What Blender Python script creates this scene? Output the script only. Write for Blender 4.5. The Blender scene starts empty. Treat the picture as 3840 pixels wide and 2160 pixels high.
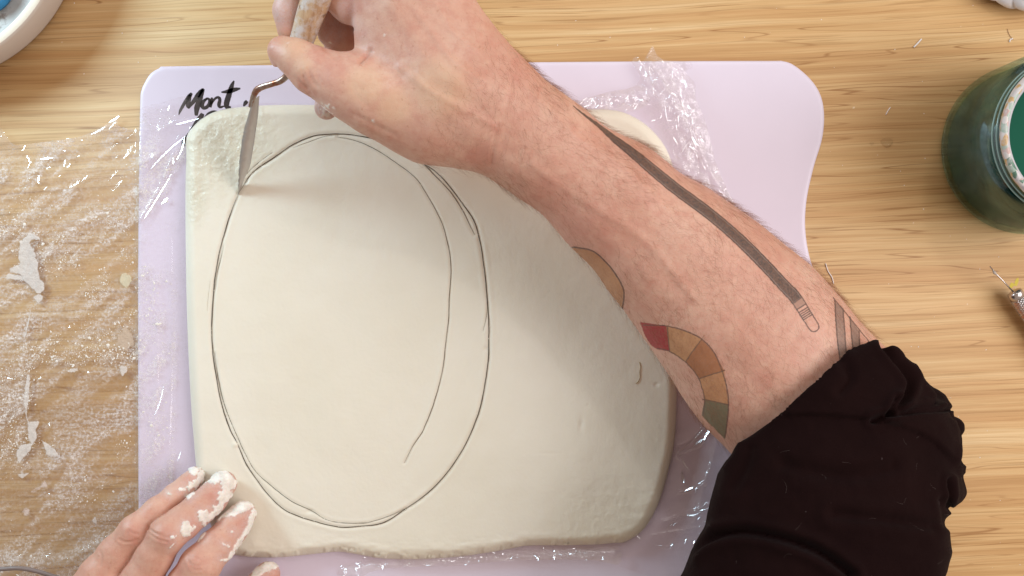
import bpy, math, random
import numpy as np
from mathutils import Vector

random.seed(7)
RNG = np.random.default_rng(11)
SC = bpy.context.scene
COL = SC.collection

# ------------------------------------------------------------------ camera
H = 750.0            # camera height above the table, mm
S = 6.6              # photograph pixels per mm on the table
CX, CY = 1920.0, 1080.0
cam_d = bpy.data.cameras.new("camera")
cam = bpy.data.objects.new("camera", cam_d)
COL.objects.link(cam)
cam.location = (0, 0, H / 1000)
cam_d.sensor_width = 36.0
cam_d.lens = 36.0 * H / (3840 / S)
cam_d.clip_start = 0.01
cam_d.clip_end = 20
SC.camera = cam

# ------------------------------------------------------------------ world and lamps (a room, evenly lit; lamps, one of them added for glints)
w = bpy.data.worlds.new("World")
SC.world = w
w.use_nodes = True
bg = w.node_tree.nodes["Background"]
bg.inputs[0].default_value = (1.0, 0.78, 0.63, 1)
bg.inputs[1].default_value = 0.385


def area(name, loc, target, size, power, col):
    d = bpy.data.lights.new(name, 'AREA')
    d.shape = 'RECTANGLE'
    d.size, d.size_y = size
    d.energy = power
    d.color = col
    o = bpy.data.objects.new(name, d)
    COL.objects.link(o)
    o.location = loc
    v = Vector(target) - Vector(loc)
    o.rotation_euler = v.to_track_quat('-Z', 'Y').to_euler()
    return o


area("lamp_glint_added", (0.42, 0.50, 0.95), (0.1, 0.0, 0.0), (0.05, 0.05), 0.7, (0.95, 0.97, 1.0))  # small added lamp, there only to give the film crisp glints
area("lamp_top", (0.10, 1.10, 1.05), (0.0, 0.0, 0.0), (0.9, 0.9), 5.2, (0.97, 0.96, 0.94))
area("lamp_right", (1.22, -0.02, 1.00), (0.02, 0.0, 0.0), (1.0, 1.0), 19.5, (0.945, 0.95, 0.95))
area("lamp_window", (-0.66, 0.36, 0.30), (-0.16, 0.02, 0.0), (0.17, 0.17), 4.2, (0.60, 0.86, 1.0))

SC.view_settings.view_transform = 'Standard'
SC.view_settings.look = 'None'
SC.view_settings.exposure = 0.0
SC.view_settings.gamma = 1.0
SC.cycles.max_bounces = 8
SC.cycles.transparent_max_bounces = 12
SC.cycles.use_denoising = True


# ------------------------------------------------------------------ coordinates
def W(px, py, z):
    """photo pixel + height (mm) -> mm in the room"""
    k = (1 - np.asarray(z, float) / H) / S
    return np.stack(np.broadcast_arrays((np.asarray(px, float) - CX) * k, (CY - np.asarray(py, float)) * k,
                                        np.asarray(z, float)), -1)


def PX(v):
    """mm -> photo pixel"""
    k = S / (1 - v[..., 2] / H)
    return CX + v[..., 0] * k, CY - v[..., 1] * k


def rmm(rpx, z):
    return rpx * (1 - z / H) / S


# ------------------------------------------------------------------ numpy noise
def _hash(*c):
    h = np.zeros(c[0].shape, np.uint32)
    for i, a in enumerate(c):
        h ^= (a.astype(np.int64) & 0xffffffff).astype(np.uint32) * np.uint32([374761393, 668265263, 2246822519, 3266489917][i])
        h = (h ^ (h >> np.uint32(13))) * np.uint32(1274126177)
    h ^= h >> np.uint32(16)
    return (h & np.uint32(0xffffff)).astype(np.float32) / 16777215.0


def noise2(x, y, seed=0):
    xi, yi = np.floor(x), np.floor(y)
    fx, fy = x - xi, y - yi
    fx, fy = fx * fx * (3 - 2 * fx), fy * fy * (3 - 2 * fy)
    s = np.full(x.shape, seed)
    a, b = _hash(xi, yi, s), _hash(xi + 1, yi, s)
    c, d = _hash(xi, yi + 1, s), _hash(xi + 1, yi + 1, s)
    return (a * (1 - fx) + b * fx) * (1 - fy) + (c * (1 - fx) + d * fx) * fy


def fbm(x, y, o=4, seed=0):
    v, a, t = 0, .5, 0
    for i in range(o):
        v = v + a * noise2(x * 2 ** i + 7.3 * i, y * 2 ** i - 3.1 * i, seed + i)
        t += a
        a *= .5
    return v / t


def ridge(x, y, o=4, seed=0):
    v, a, t = 0, .5, 0
    for i in range(o):
        v = v + a * (1 - np.abs(2 * noise2(x * 2 ** i + 7.3 * i, y * 2 ** i - 3.1 * i, seed + i) - 1))
        t += a
        a *= .5
    return v / t


def worley(x, y, seed=0):
    xi, yi = np.floor(x), np.floor(y)
    best = np.full(x.shape, 9.0)
    for dx in (-1, 0, 1):
        for dy in (-1, 0, 1):
            cx, cy = xi + dx, yi + dy
            s = np.full(x.shape, seed)
            px, py = cx + _hash(cx, cy, s), cy + _hash(cx, cy, s + 91)
            best = np.minimum(best, (x - px) ** 2 + (y - py) ** 2)
    return np.sqrt(best)


# ------------------------------------------------------------------ 2D shapes
def smooth_poly(pts, closed=True, step=10):
    p = np.asarray(pts, float)
    n = len(p)
    out = []
    rng = range(n if closed else n - 1)
    for i in rng:
        if closed:
            a, b, c, d = p[i - 1], p[i], p[(i + 1) % n], p[(i + 2) % n]
        else:
            a, b, c, d = p[max(i - 1, 0)], p[i], p[i + 1], p[min(i + 2, n - 1)]
        m = max(2, int(np.linalg.norm((c - b)[:2]) / step))
        t = (np.arange(m) / m)[:, None]
        out.append(.5 * ((2 * b) + (-a + c) * t + (2 * a - 5 * b + 4 * c - d) * t ** 2 + (-a + 3 * b - 3 * c + d) * t ** 3))
    r = np.concatenate(out)
    if not closed:
        r = np.concatenate([r, p[-1:]])
    return r


def seg_dist(x, y, poly, closed=False, maxd=None):
    """distance to a polyline; also index of nearest arc length"""
    x, y = np.asarray(x, float), np.asarray(y, float)
    sh = x.shape
    x, y = x.ravel(), y.ravel()
    best = np.full(x.shape, 1e9)
    arc = np.zeros(x.shape)
    p = np.asarray(poly, float)[:, :2]
    q = np.roll(p, -1, 0) if closed else p[1:]
    s0 = 0.0
    for a, b in zip(p, q):
        d = b - a
        L = math.hypot(*d) + 1e-9
        if maxd is None:
            t = np.clip(((x - a[0]) * d[0] + (y - a[1]) * d[1]) / L ** 2, 0, 1)
            dd = np.hypot(x - a[0] - t * d[0], y - a[1] - t * d[1])
            m = dd < best
            best = np.where(m, dd, best)
            arc = np.where(m, s0 + t * L, arc)
        else:
            lo, hi = np.minimum(a, b) - maxd, np.maximum(a, b) + maxd
            k = np.nonzero((x > lo[0]) & (x < hi[0]) & (y > lo[1]) & (y < hi[1]))[0]
            if len(k):
                t = np.clip(((x[k] - a[0]) * d[0] + (y[k] - a[1]) * d[1]) / L ** 2, 0, 1)
                dd = np.hypot(x[k] - a[0] - t * d[0], y[k] - a[1] - t * d[1])
                m = dd < best[k]
                kk = k[m]
                best[kk] = dd[m]
                arc[kk] = s0 + t[m] * L
        s0 += L
    return best.reshape(sh), arc.reshape(sh)


def inside(x, y, poly):
    p = np.asarray(poly, float)
    q = np.roll(p, -1, 0)
    r = np.zeros(x.shape, bool)
    for a, b in zip(p, q):
        if a[1] == b[1]:
            continue
        c = ((a[1] > y) != (b[1] > y)) & (x < (b[0] - a[0]) * (y - a[1]) / (b[1] - a[1]) + a[0])
        r ^= c
    return r


def sdf_poly(x, y, poly, maxd=None):
    d, _ = seg_dist(x, y, poly, True, maxd)
    return np.where(inside(x, y, poly), -d, d)


def sstep(a, b, x):
    t = np.clip((x - a) / (b - a), 0, 1)
    return t * t * (3 - 2 * t)


# ------------------------------------------------------------------ mesh helpers
def mesh_obj(name, verts_mm, faces, mat=None, parent=None, smooth=True):
    me = bpy.data.meshes.new(name)
    v = np.asarray(verts_mm, np.float32) * 0.001
    me.vertices.add(len(v))
    me.vertices.foreach_set("co", v.ravel())
    if isinstance(faces, np.ndarray):
        n, k = faces.shape
        me.loops.add(n * k)
        me.loops.foreach_set("vertex_index", faces.astype(np.int32).ravel())
        me.polygons.add(n)
        me.polygons.foreach_set("loop_start", np.arange(0, n * k, k, dtype=np.int32))
        me.polygons.foreach_set("loop_total", np.full(n, k, np.int32))
        me.update(calc_edges=True)
    else:
        me.vertices.foreach_set("co", v.ravel())
        me.clear_geometry()
        me.from_pydata([tuple(map(float, a)) for a in v], [], faces)
    me.validate()
    if smooth:
        me.polygons.foreach_set("use_smooth", np.ones(len(me.polygons), bool))
    if mat:
        me.materials.append(mat)
    o = bpy.data.objects.new(name, me)
    COL.objects.link(o)
    if parent:
        o.parent = parent
        o.matrix_parent_inverse = parent.matrix_basis.inverted()
    return o


def add_attr(o, name, vals):
    a = o.data.attributes.new(name, 'FLOAT', 'POINT')
    a.data.foreach_set("value", np.asarray(vals, np.float32))


def add_col(o, name, rgba):
    a = o.data.attributes.new(name, 'FLOAT_COLOR', 'POINT')
    a.data.foreach_set("color", np.asarray(rgba, np.float32).ravel())


def vnormals(o):
    n = np.empty(len(o.data.vertices) * 3, np.float32)
    o.data.vertices.foreach_get("normal", n)
    return n.reshape(-1, 3)


def vcoords(o):
    n = np.empty(len(o.data.vertices) * 3, np.float32)
    o.data.vertices.foreach_get("co", n)
    return n.reshape(-1, 3) * 1000.0


def set_coords(o, v):
    o.data.vertices.foreach_set("co", (np.asarray(v, np.float32) * .001).ravel())
    o.data.update()


def thing(name, label, cat, loc_mm=(0, 0, 0), group=None):
    o = bpy.data.objects.new(name, None)
    o.empty_display_size = 0.01
    COL.objects.link(o)
    o.location = [c * .001 for c in loc_mm]
    tag(o, label, cat, group)
    return o


def tag(o, label=None, cat=None, group=None, kind=None):
    if label: o["label"] = label
    if cat: o["category"] = cat
    if group: o["group"] = group
    if kind: o["kind"] = kind
    return o


def grid_poly(poly, step, pad=0):
    """quads filling a polygon (pixel space); rim vertices are snapped onto the outline"""
    poly = np.asarray(poly, float)
    lo, hi = poly.min(0) - 2 * step, poly.max(0) + 2 * step
    xs, ys = np.arange(lo[0], hi[0], step), np.arange(lo[1], hi[1], step)
    X, Y = np.meshgrid(xs, ys, indexing='ij')
    D = sdf_poly(X, Y, poly, maxd=step * 3)
    ins = D <= 0
    c = ins[:-1, :-1] | ins[1:, :-1] | ins[1:, 1:] | ins[:-1, 1:]
    idx = np.arange(X.size).reshape(X.shape)
    q = np.stack([idx[:-1, :-1][c], idx[:-1, 1:][c], idx[1:, 1:][c], idx[1:, :-1][c]], -1)
    used, inv = np.unique(q, return_inverse=True)
    q = inv.reshape(q.shape)
    x, y, d = X.ravel()[used].copy(), Y.ravel()[used].copy(), D.ravel()[used]
    out = np.nonzero(d > 0)[0]
    # project the outside vertices on the outline
    p = poly
    r = np.roll(p, -1, 0)
    bx, by, bd = x[out].copy(), y[out].copy(), np.full(len(out), 1e9)
    for a, b in zip(p, r):
        e = b - a
        L2 = (e ** 2).sum() + 1e-12
        t = np.clip(((x[out] - a[0]) * e[0] + (y[out] - a[1]) * e[1]) / L2, 0, 1)
        qx, qy = a[0] + t * e[0], a[1] + t * e[1]
        dd = np.hypot(x[out] - qx, y[out] - qy)
        m = dd < bd
        bx[m], by[m], bd[m] = qx[m], qy[m], dd[m]
    x[out], y[out] = bx, by
    return x, y, q[:, ::-1]


def tube(path_mm, radii, seg=12, cap=True, flat=1.0):
    """tube along a 3D path; returns verts, faces"""
    P = np.asarray(path_mm, float)
    n = len(P)
    radii = np.broadcast_to(radii, n)
    T = np.gradient(P, axis=0)
    T /= np.linalg.norm(T, axis=1)[:, None] + 1e-12
    up = np.array([0, 0, 1.0]) if abs(T[0][2]) < .9 else np.array([1.0, 0, 0])
    V, F = [], []
    U = np.cross(up, T[0]); U /= np.linalg.norm(U)
    for i in range(n):
        U = U - T[i] * U.dot(T[i]); U /= np.linalg.norm(U)
        B = np.cross(T[i], U)
        for k in range(seg):
            a = 2 * math.pi * k / seg
            V.append(P[i] + radii[i] * (math.cos(a) * U + flat * math.sin(a) * B))
    for i in range(n - 1):
        for k in range(seg):
            a, b = i * seg + k, i * seg + (k + 1) % seg
            F.append((a, b, b + seg, a + seg))
    if cap:
        F.append(tuple(range(seg))[::-1])
        F.append(tuple((n - 1) * seg + k for k in range(seg)))
    return np.array(V), F


def lathe(profile, seg=64, center=(0, 0, 0), closed=False):
    V, F = [], []
    n = len(profile)
    for r, z in profile:
        for k in range(seg):
            a = 2 * math.pi * k / seg
            V.append((center[0] + r * math.cos(a), center[1] + r * math.sin(a), center[2] + z))
    m = n if closed else n - 1
    for i in range(m):
        for k in range(seg):
            a, b = i * seg + k, i * seg + (k + 1) % seg
            c, d = ((i + 1) % n) * seg + (k + 1) % seg, ((i + 1) % n) * seg + k
            F.append((a, b, c, d))
    return np.array(V), F


# ------------------------------------------------------------------ material helpers
def mat_new(name):
    m = bpy.data.materials.new(name)
    m.use_nodes = True
    nt = m.node_tree
    nt.nodes.clear()
    out = nt.nodes.new('ShaderNodeOutputMaterial')
    return m, nt, out


class NB:
    def __init__(self, nt):
        self.nt = nt

    def n(self, typ, **kw):
        nd = self.nt.nodes.new(typ)
        for k, v in kw.items():
            setattr(nd, k, v)
        return nd

    def link(self, a, b):
        self.nt.links.new(a, b)

    def val(self, sock, v):
        if hasattr(v, 'is_output') or isinstance(v, bpy.types.NodeSocket):
            self.nt.links.new(v, sock)
        else:
            sock.default_value = v

    def math(self, op, a, b=None, clamp=False):
        nd = self.n('ShaderNodeMath', operation=op, use_clamp=clamp)
        self.val(nd.inputs[0], a)
        if b is not None: self.val(nd.inputs[1], b)
        return nd.outputs[0]

    def mix(self, f, a, b, mode='MIX'):
        nd = self.n('ShaderNodeMix', data_type='RGBA', blend_type=mode)
        self.val(nd.inputs[0], f)
        self.val(nd.inputs[6], a)
        self.val(nd.inputs[7], b)
        return nd.outputs[2]

    def noise(self, vec, scale, detail=3, rough=.55, dist=0.0, out=0):
        nd = self.n('ShaderNodeTexNoise')
        if vec is not None: self.link(vec, nd.inputs['Vector'])
        nd.inputs['Scale'].default_value = scale
        nd.inputs['Detail'].default_value = detail
        nd.inputs['Roughness'].default_value = rough
        nd.inputs['Distortion'].default_value = dist
        return nd.outputs[out]

    def ramp(self, f, stops, interp='LINEAR'):
        nd = self.n('ShaderNodeValToRGB')
        self.link(f, nd.inputs[0])
        cr = nd.color_ramp
        cr.interpolation = interp
        while len(cr.elements) < len(stops):
            cr.elements.new(.5)
        for e, (p, c) in zip(cr.elements, stops):
            e.position = p
            e.color = c if len(c) == 4 else (*c, 1)
        return nd.outputs[0]

    def maprange(self, v, a, b, c=0, d=1, smooth=False):
        nd = self.n('ShaderNodeMapRange')
        if smooth: nd.interpolation_type = 'SMOOTHSTEP'
        self.val(nd.inputs[0], v)
        for i, x in enumerate((a, b, c, d)):
            nd.inputs[1 + i].default_value = x
        return nd.outputs[0]

    def mapping(self, vec, scale=(1, 1, 1), rot=(0, 0, 0), loc=(0, 0, 0)):
        nd = self.n('ShaderNodeMapping')
        self.link(vec, nd.inputs[0])
        nd.inputs['Scale'].default_value = scale
        nd.inputs['Rotation'].default_value = rot
        nd.inputs['Location'].default_value = loc
        return nd.outputs[0]

    def bump(self, h, strength=.3, dist=.001, normal=None):
        nd = self.n('ShaderNodeBump')
        self.link(h, nd.inputs['Height'])
        nd.inputs['Strength'].default_value = strength
        nd.inputs['Distance'].default_value = dist
        if normal is not None: self.link(normal, nd.inputs['Normal'])
        return nd.outputs[0]

    def attr(self, name):
        return self.n('ShaderNodeAttribute', attribute_name=name)

    def principled(self, **kw):
        nd = self.n('ShaderNodeBsdfPrincipled')
        for k, v in kw.items():
            self.val(nd.inputs[k.replace('_', ' ')], v)
        return nd


def geo_pos(b):
    return b.n('ShaderNodeNewGeometry').outputs['Position']


def simple_mat(name, col, rough=.5, metal=0.0, bump_scale=None, bump_str=.2, bump_dist=.0003, var=0.0, **kw):
    m, nt, out = mat_new(name)
    b = NB(nt)
    pos = geo_pos(b)
    c = (*col, 1)
    if var:
        f = b.noise(pos, 60, 4)
        c = b.mix(f, tuple(x * (1 - var) for x in col) + (1,), tuple(min(1, x * (1 + var)) for x in col) + (1,))
    p = b.principled(Base_Color=c, Roughness=rough, Metallic=metal, **kw)
    if bump_scale:
        b.link(b.bump(b.noise(pos, bump_scale, 4), bump_str, bump_dist), p.inputs['Normal'])
    b.link(p.outputs[0], out.inputs[0])
    return m


# wood ------------------------------------------------------------
def make_wood():
    m, nt, out = mat_new("oak_veneer")
    b = NB(nt)
    pos = geo_pos(b)
    r = b.mapping(pos, rot=(0, 0, math.radians(-2.5)))
    warp = b.noise(b.mapping(r, (3.0, 9.0, 1)), 1.0, 2)
    sep = b.n('ShaderNodeSeparateXYZ'); b.link(r, sep.inputs[0])
    y2 = b.math('ADD', sep.outputs[1], b.math('MULTIPLY', warp, .014))
    comb = b.n('ShaderNodeCombineXYZ')
    b.link(sep.outputs[0], comb.inputs[0]); b.link(y2, comb.inputs[1])
    v = comb.outputs[0]
    broad = b.noise(b.mapping(v, (1.8, 42, 1)), 1.0, 3, .5)
    mid = b.noise(b.mapping(v, (4.0, 210, 1), loc=(3, 1, 0)), 1.0, 5, .65)
    fine = b.noise(b.mapping(v, (14, 900, 1), loc=(1, 7, 0)), 1.0, 3, .6)
    pore = b.noise(b.mapping(v, (15, 800, 1), loc=(9, 2, 0)), 1.0, 2, .5)
    pore2 = b.noise(b.mapping(v, (9, 420, 1), loc=(2, 5, 0)), 1.0, 2, .5)
    f = b.math('ADD', b.math('MULTIPLY', broad, .45), b.math('MULTIPLY', mid, .55))
    base = b.ramp(f, [(.36, (.43, .225, .088)), (.46, (.55, .320, .140)), (.53, (.64, .410, .195)), (.64, (.73, .525, .290))])
    base = b.mix(b.maprange(b.noise(b.mapping(v, (3, 120, 1), loc=(8, 3, 0)), 1.0, 3, .6), .50, .68, 0, .40), base, (.60, .33, .14, 1))
    base = b.mix(b.maprange(fine, .38, .66, 0, .45), base, (.50, .30, .12, 1))
    region = b.maprange(b.noise(b.mapping(v, (3, 45, 1), loc=(5, 5, 0)), 1.0, 2), .35, .65, .15, 1)
    pm = b.math('MULTIPLY', b.maprange(pore, .59, .66, 0, .65), region)
    pm2 = b.math('MULTIPLY', b.maprange(pore2, .62, .70, 0, .5), region)
    base = b.mix(pm, base, (.33, .165, .055, 1))
    base = b.mix(pm2, base, (.30, .15, .05, 1))
    spot = b.maprange(b.noise(pos, 260, 1), .80, .84, 0, .6)
    base = b.mix(spot, base, (.80, .68, .52, 1))
    cn = b.noise(b.mapping(v, (2.2, 70, 1), loc=(4, 9, 0)), 1.0, 2, .4)
    fr = b.math('ABSOLUTE', b.math('SUBTRACT', b.math('FRACT', b.math('MULTIPLY', cn, 17)), .5))
    ln = b.math('MULTIPLY', b.maprange(fr, .0, .07, 1, 0, True), b.maprange(b.noise(b.mapping(v, (5, 60, 1), loc=(6, 6, 0)), 1.0, 3), .40, .54, .1, .9))
    base = b.mix(ln, base, (.34, .165, .058, 1))
    h = b.math('SUBTRACT', b.math('MULTIPLY', fine, .4), b.math('ADD', pm, pm2))
    p = b.principled(Base_Color=base, Roughness=.52)
    p.inputs['Specular IOR Level'].default_value = .35
    b.link(b.bump(h, .25, .0002), p.inputs['Normal'])
    b.link(p.outputs[0], out.inputs[0])
    return m


# skin ------------------------------------------------------------
def make_skin():
    m, nt, out = mat_new("skin")
    b = NB(nt)
    pos = geo_pos(b)
    big = b.noise(pos, 22, 3, .6)
    mott = b.noise(pos, 170, 5, .72)
    fine = b.noise(pos, 900, 3, .6)
    red = b.attr("flush").outputs['Fac']
    pale = b.attr("pale").outputs['Fac']
    clay = b.attr("clay").outputs['Fac']
    dust = b.attr("dust").outputs['Fac']
    base = b.ramp(big, [(.30, (.57, .30, .22)), (.5, (.63, .36, .27)), (.72, (.67, .42, .32))])
    base = b.mix(b.maprange(mott, .44, .66, 0, .6), base, (.545, .25, .185, 1))
    base = b.mix(b.maprange(mott, .30, .42, .35, 0), base, (.72, .47, .34, 1))
    base = b.mix(b.math('MULTIPLY', red, .42), base, (.52, .20, .15, 1))
    base = b.mix(b.math('MULTIPLY', pale, .7), base, (.72, .50, .31, 1))
    dn = b.math('MULTIPLY', dust, b.maprange(b.noise(pos, 1100, 4, .7), .35, .62, .25, 1))
    base = b.mix(b.math('MULTIPLY', dn, .75), base, (.62, .50, .50, 1))
    clc = b.ramp(b.noise(pos, 300, 3), [(.3, (.70, .62, .55)), (.6, (.86, .80, .74))])
    base = b.mix(clay, base, clc)
    frk = b.maprange(b.noise(pos, 420, 2, .5), .66, .74, 0, .35)
    base = b.mix(frk, base, (.42, .17, .10, 1))
    base = b.mix(clay, base, clc)
    p = b.principled(Base_Color=base, Roughness=b.mix(clay, (.47,) * 3 + (1,), (.75,) * 3 + (1,)))
    p.inputs['Subsurface Weight'].default_value = .18
    p.inputs['Subsurface Radius'].default_value = (1.0, .35, .2)
    p.inputs['Subsurface Scale'].default_value = .004
    p.inputs['Specular IOR Level'].default_value = .4
    vor = b.n('ShaderNodeTexVoronoi', feature='DISTANCE_TO_EDGE')
    b.link(b.mapping(pos, (1, 1, 1)), vor.inputs['Vector'])
    vor.inputs['Scale'].default_value = 900
    h = b.math('ADD', b.math('MULTIPLY', vor.outputs[0], .8), b.math('ADD', fine, b.math('MULTIPLY', mott, 2.5)))
    h = b.math('ADD', h, b.math('MULTIPLY', b.math('MULTIPLY', clay, b.noise(pos, 700, 4)), 6))
    b.link(b.bump(h, .35, .00022), p.inputs['Normal'])
    b.link(p.outputs[0], out.inputs[0])
    return m


def make_clay():
    m, nt, out = mat_new("cream_clay")
    b = NB(nt)
    pos = geo_pos(b)
    n1 = b.noise(pos, 12, 4)
    n2 = b.noise(pos, 500, 4)
    n3 = b.noise(b.mapping(pos, (1, 8, 1)), 90, 4)
    wet = b.attr("wet").outputs['Fac']
    base = b.ramp(n1, [(.3, (.775, .708, .585)), (.7, (.825, .762, .655))])
    base = b.mix(b.maprange(n3, .6, .8, 0, .10), base, (.70, .60, .46, 1))
    base = b.mix(b.math('MULTIPLY', wet, .5), base, (.66, .60, .45, 1))
    rough = b.math('SUBTRACT', .52, b.math('MULTIPLY', wet, .30))
    p = b.principled(Base_Color=base, Roughness=rough)
    p.inputs['Subsurface Weight'].default_value = .10
    p.inputs['Subsurface Radius'].default_value = (1, .8, .5)
    p.inputs['Subsurface Scale'].default_value = .003
    h = b.math('ADD', b.math('MULTIPLY', n2, .5), b.math('ADD', b.math('MULTIPLY', b.noise(pos, 60, 3), 1.6), b.math('MULTIPLY', b.math('MULTIPLY', wet, b.noise(b.mapping(pos, (1, 1, 1), rot=(0, 0, .9)), 260, 5, .7)), 5)))
    b.link(b.bump(h, .42, .0005), p.inputs['Normal'])
    b.link(p.outputs[0], out.inputs[0])
    return m


def make_film():
    m, nt, out = mat_new("cling_film")
    b = NB(nt)
    pos = geo_pos(b)
    dust = b.attr("dust").outputs['Fac']
    crump = b.attr("crumple").outputs['Fac']
    n = b.noise(pos, 650, 5, .75)
    streak = b.noise(b.mapping(pos, (1, 5, 1), rot=(0, 0, math.radians(-42))), 110, 5, .7)
    d = b.math('MULTIPLY', dust, b.maprange(n, .44, .66, .08, .80))
    d = b.math('ADD', d, b.math('MULTIPLY', dust, b.maprange(streak, .46, .72, 0, .5)), clamp=True)
    hz = b.math('ADD', d, b.math('MULTIPLY', crump, b.maprange(b.noise(pos, 120, 4, .7),   .35, .75, .05, .34)), clamp=True)
    lw = b.n('ShaderNodeLayerWeight'); lw.inputs[0].default_value = .35
    bn = b.bump(b.math('ADD', b.noise(pos, 240, 4, .6), b.math('MULTIPLY', b.noise(pos, 900, 2), .1)), .3, .0006)
    cb_ = b.noise(b.mapping(pos, (1, 4, 1), rot=(0, 0, math.radians(-58))), 210, 4, .65)
    cb2 = b.noise(b.mapping(pos, (1, 4, 1), rot=(0, 0, math.radians(-100))), 260, 4, .65)
    bn = b.bump(b.math('MULTIPLY', b.math('ADD', cb_, cb2), crump), .30, .0014, bn)
    b.link(bn, lw.inputs['Normal'])
    tr = b.n('ShaderNodeBsdfTransparent'); tr.inputs[0].default_value = (.985, .97, .975, 1)
    gl = b.n('ShaderNodeBsdfGlossy'); gl.inputs['Roughness'].default_value = .06
    gl.inputs[0].default_value = (1, 1, 1, 1)
    b.link(bn, gl.inputs['Normal'])
    gfac = b.math('ADD', b.math('MULTIPLY', lw.outputs['Fresnel'], .16), b.math('ADD', .022, b.math('MULTIPLY', crump, .045)), clamp=True)
    m1 = b.n('ShaderNodeMixShader'); b.link(gfac, m1.inputs[0]); b.link(tr.outputs[0], m1.inputs[1]); b.link(gl.outputs[0], m1.inputs[2])
    df = b.n('ShaderNodeBsdfDiffuse'); df.inputs[0].default_value = (.80, .73, .70, 1)
    m2 = b.n('ShaderNodeMixShader'); b.link(hz, m2.inputs[0]); b.link(m1.outputs[0], m2.inputs[1]); b.link(df.outputs[0], m2.inputs[2])
    b.link(m2.outputs[0], out.inputs[0])
    return m


def make_cloth():
    m, nt, out = mat_new("black_cloth")
    b = NB(nt)
    pos = geo_pos(b)
    n = b.noise(pos, 35, 4)
    weave = b.noise(pos, 1800, 3, .7)
    base = b.ramp(n, [(.3, (.0072, .0020, .0020)), (.7, (.0105, .0034, .0032))])
    lint = b.maprange(b.noise(pos, 420, 1), .80, .85, 0, .5)
    base = b.mix(lint, base, (.08, .06, .06, 1))
    p = b.principled(Base_Color=base, Roughness=.9)
    p.inputs['Specular IOR Level'].default_value = .05
    p.inputs['Sheen Weight'].default_value = .022
    p.inputs['Sheen Roughness'].default_value = .5
    h = b.math('ADD', weave, b.math('MULTIPLY', b.noise(pos, 90, 4), 4))
    b.link(b.bump(h, .4, .0004), p.inputs['Normal'])
    b.link(p.outputs[0], out.inputs[0])
    return m


M_wood = make_wood()
M_skin = make_skin()
M_clay = make_clay()
M_film = make_film()
M_cloth = make_cloth()
M_board = simple_mat("lilac_plastic", (.75, .668, .785), .42, bump_scale=500, bump_str=.08, var=.02)
M_ink = simple_mat("black_print", (.028, .018, .018), .5, var=.3)

# ------------------------------------------------------------------ table
tx, ty = 700.0, 520.0
tv = [(-tx, -ty, 0), (tx, -ty, 0), (tx, ty, 0), (-tx, ty, 0), (-tx, -ty, -25), (tx, -ty, -25), (tx, ty, -25), (-tx, ty, -25)]
tf = np.array([(0, 1, 2, 3), (7, 6, 5, 4), (0, 4, 5, 1), (1, 5, 6, 2), (2, 6, 7, 3), (3, 7, 4, 0)])
table = mesh_obj("table", tv, tf, M_wood, smooth=False)
tag(table, kind="structure")

# ------------------------------------------------------------------ board
BT = 3.0
board_px = [(519, 1908), (517, 1500), (517, 1044), (520, 700), (525, 400), (528, 345), (541, 312), (566, 274), (608, 252), (660, 248),
            (1200, 242), (1900, 234), (2500, 229), (2880, 228), (2937, 229), (2981, 246), (3041, 298), (3078, 358), (3091, 432), (3083, 522), (3052, 626),
            (3026, 745), (3020, 850), (3034, 954), (3066, 1060), (3090, 1180), (3095, 1300), (3085, 1500), (3080, 2000), (3080, 2380), (3040, 2440),
            (600, 2440), (540, 2420), (524, 2380)]
bpoly = smooth_poly(board_px, True, 12)


def rim_faces(q, nb):
    e = np.concatenate([q[:, [0, 1]], q[:, [1, 2]], q[:, [2, 3]], q[:, [3, 0]]])
    es = np.sort(e, 1)
    u, idx, cnt = np.unique(es[:, 0].astype(np.int64) * nb + es[:, 1], return_index=True, return_counts=True)
    be = e[idx[cnt == 1]]
    return np.stack([be[:, 1], be[:, 0], be[:, 0] + nb, be[:, 1] + nb], 1)


bx_, by_, bq = grid_poly(bpoly, 7.0)
bdd = np.clip(-sdf_poly(bx_, by_, bpoly, maxd=30), 0, 14)
bz = BT - .9 * (1 - np.sqrt(np.clip(1 - (1 - bdd / 14) ** 2, 0, 1)))
fl_ = W(bx_, by_, np.full(len(bx_), 2.5)) * [1, 1, 0]
bv = np.concatenate([fl_ + np.stack([0 * bz, 0 * bz, bz], 1), fl_ + [0, 0, .05]])
board = mesh_obj("cutting_board", bv, np.concatenate([bq, bq[:, ::-1] + len(bx_), rim_faces(bq, len(bx_))]), M_board)
tag(board, "pale lilac plastic board with wavy right edge lying under the clay slab", "board")


def flat_strokes(name, strokes, z, mat, parent):
    V, F = [], []
    for st in strokes:
        p = smooth_poly([(a[0], a[1], a[2]) for a in st], False, 4)
        t = np.gradient(p[:, :2], axis=0)
        t /= np.linalg.norm(t, axis=1)[:, None] + 1e-9
        nn = np.stack([t[:, 1], -t[:, 0]], 1)
        hw = p[:, 2:3] * 1.3 * (1 + .12 * (RNG.random((len(p), 1)) - .5))
        A, B = p[:, :2] + nn * hw, p[:, :2] - nn * hw
        s = len(V)
        for a, b_ in zip(A, B):
            V.append(W(a[0], a[1], z)); V.append(W(b_[0], b_[1], z))
        for i in range(len(p) - 1):
            F.append((s + 2 * i, s + 2 * i + 1, s + 2 * i + 3, s + 2 * i + 2))
    return mesh_obj(name, np.array(V), F, mat, parent, smooth=False)


def c77(x, y, w_):
    return (500 + x * .414, 200 + y * .414, w_)


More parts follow.
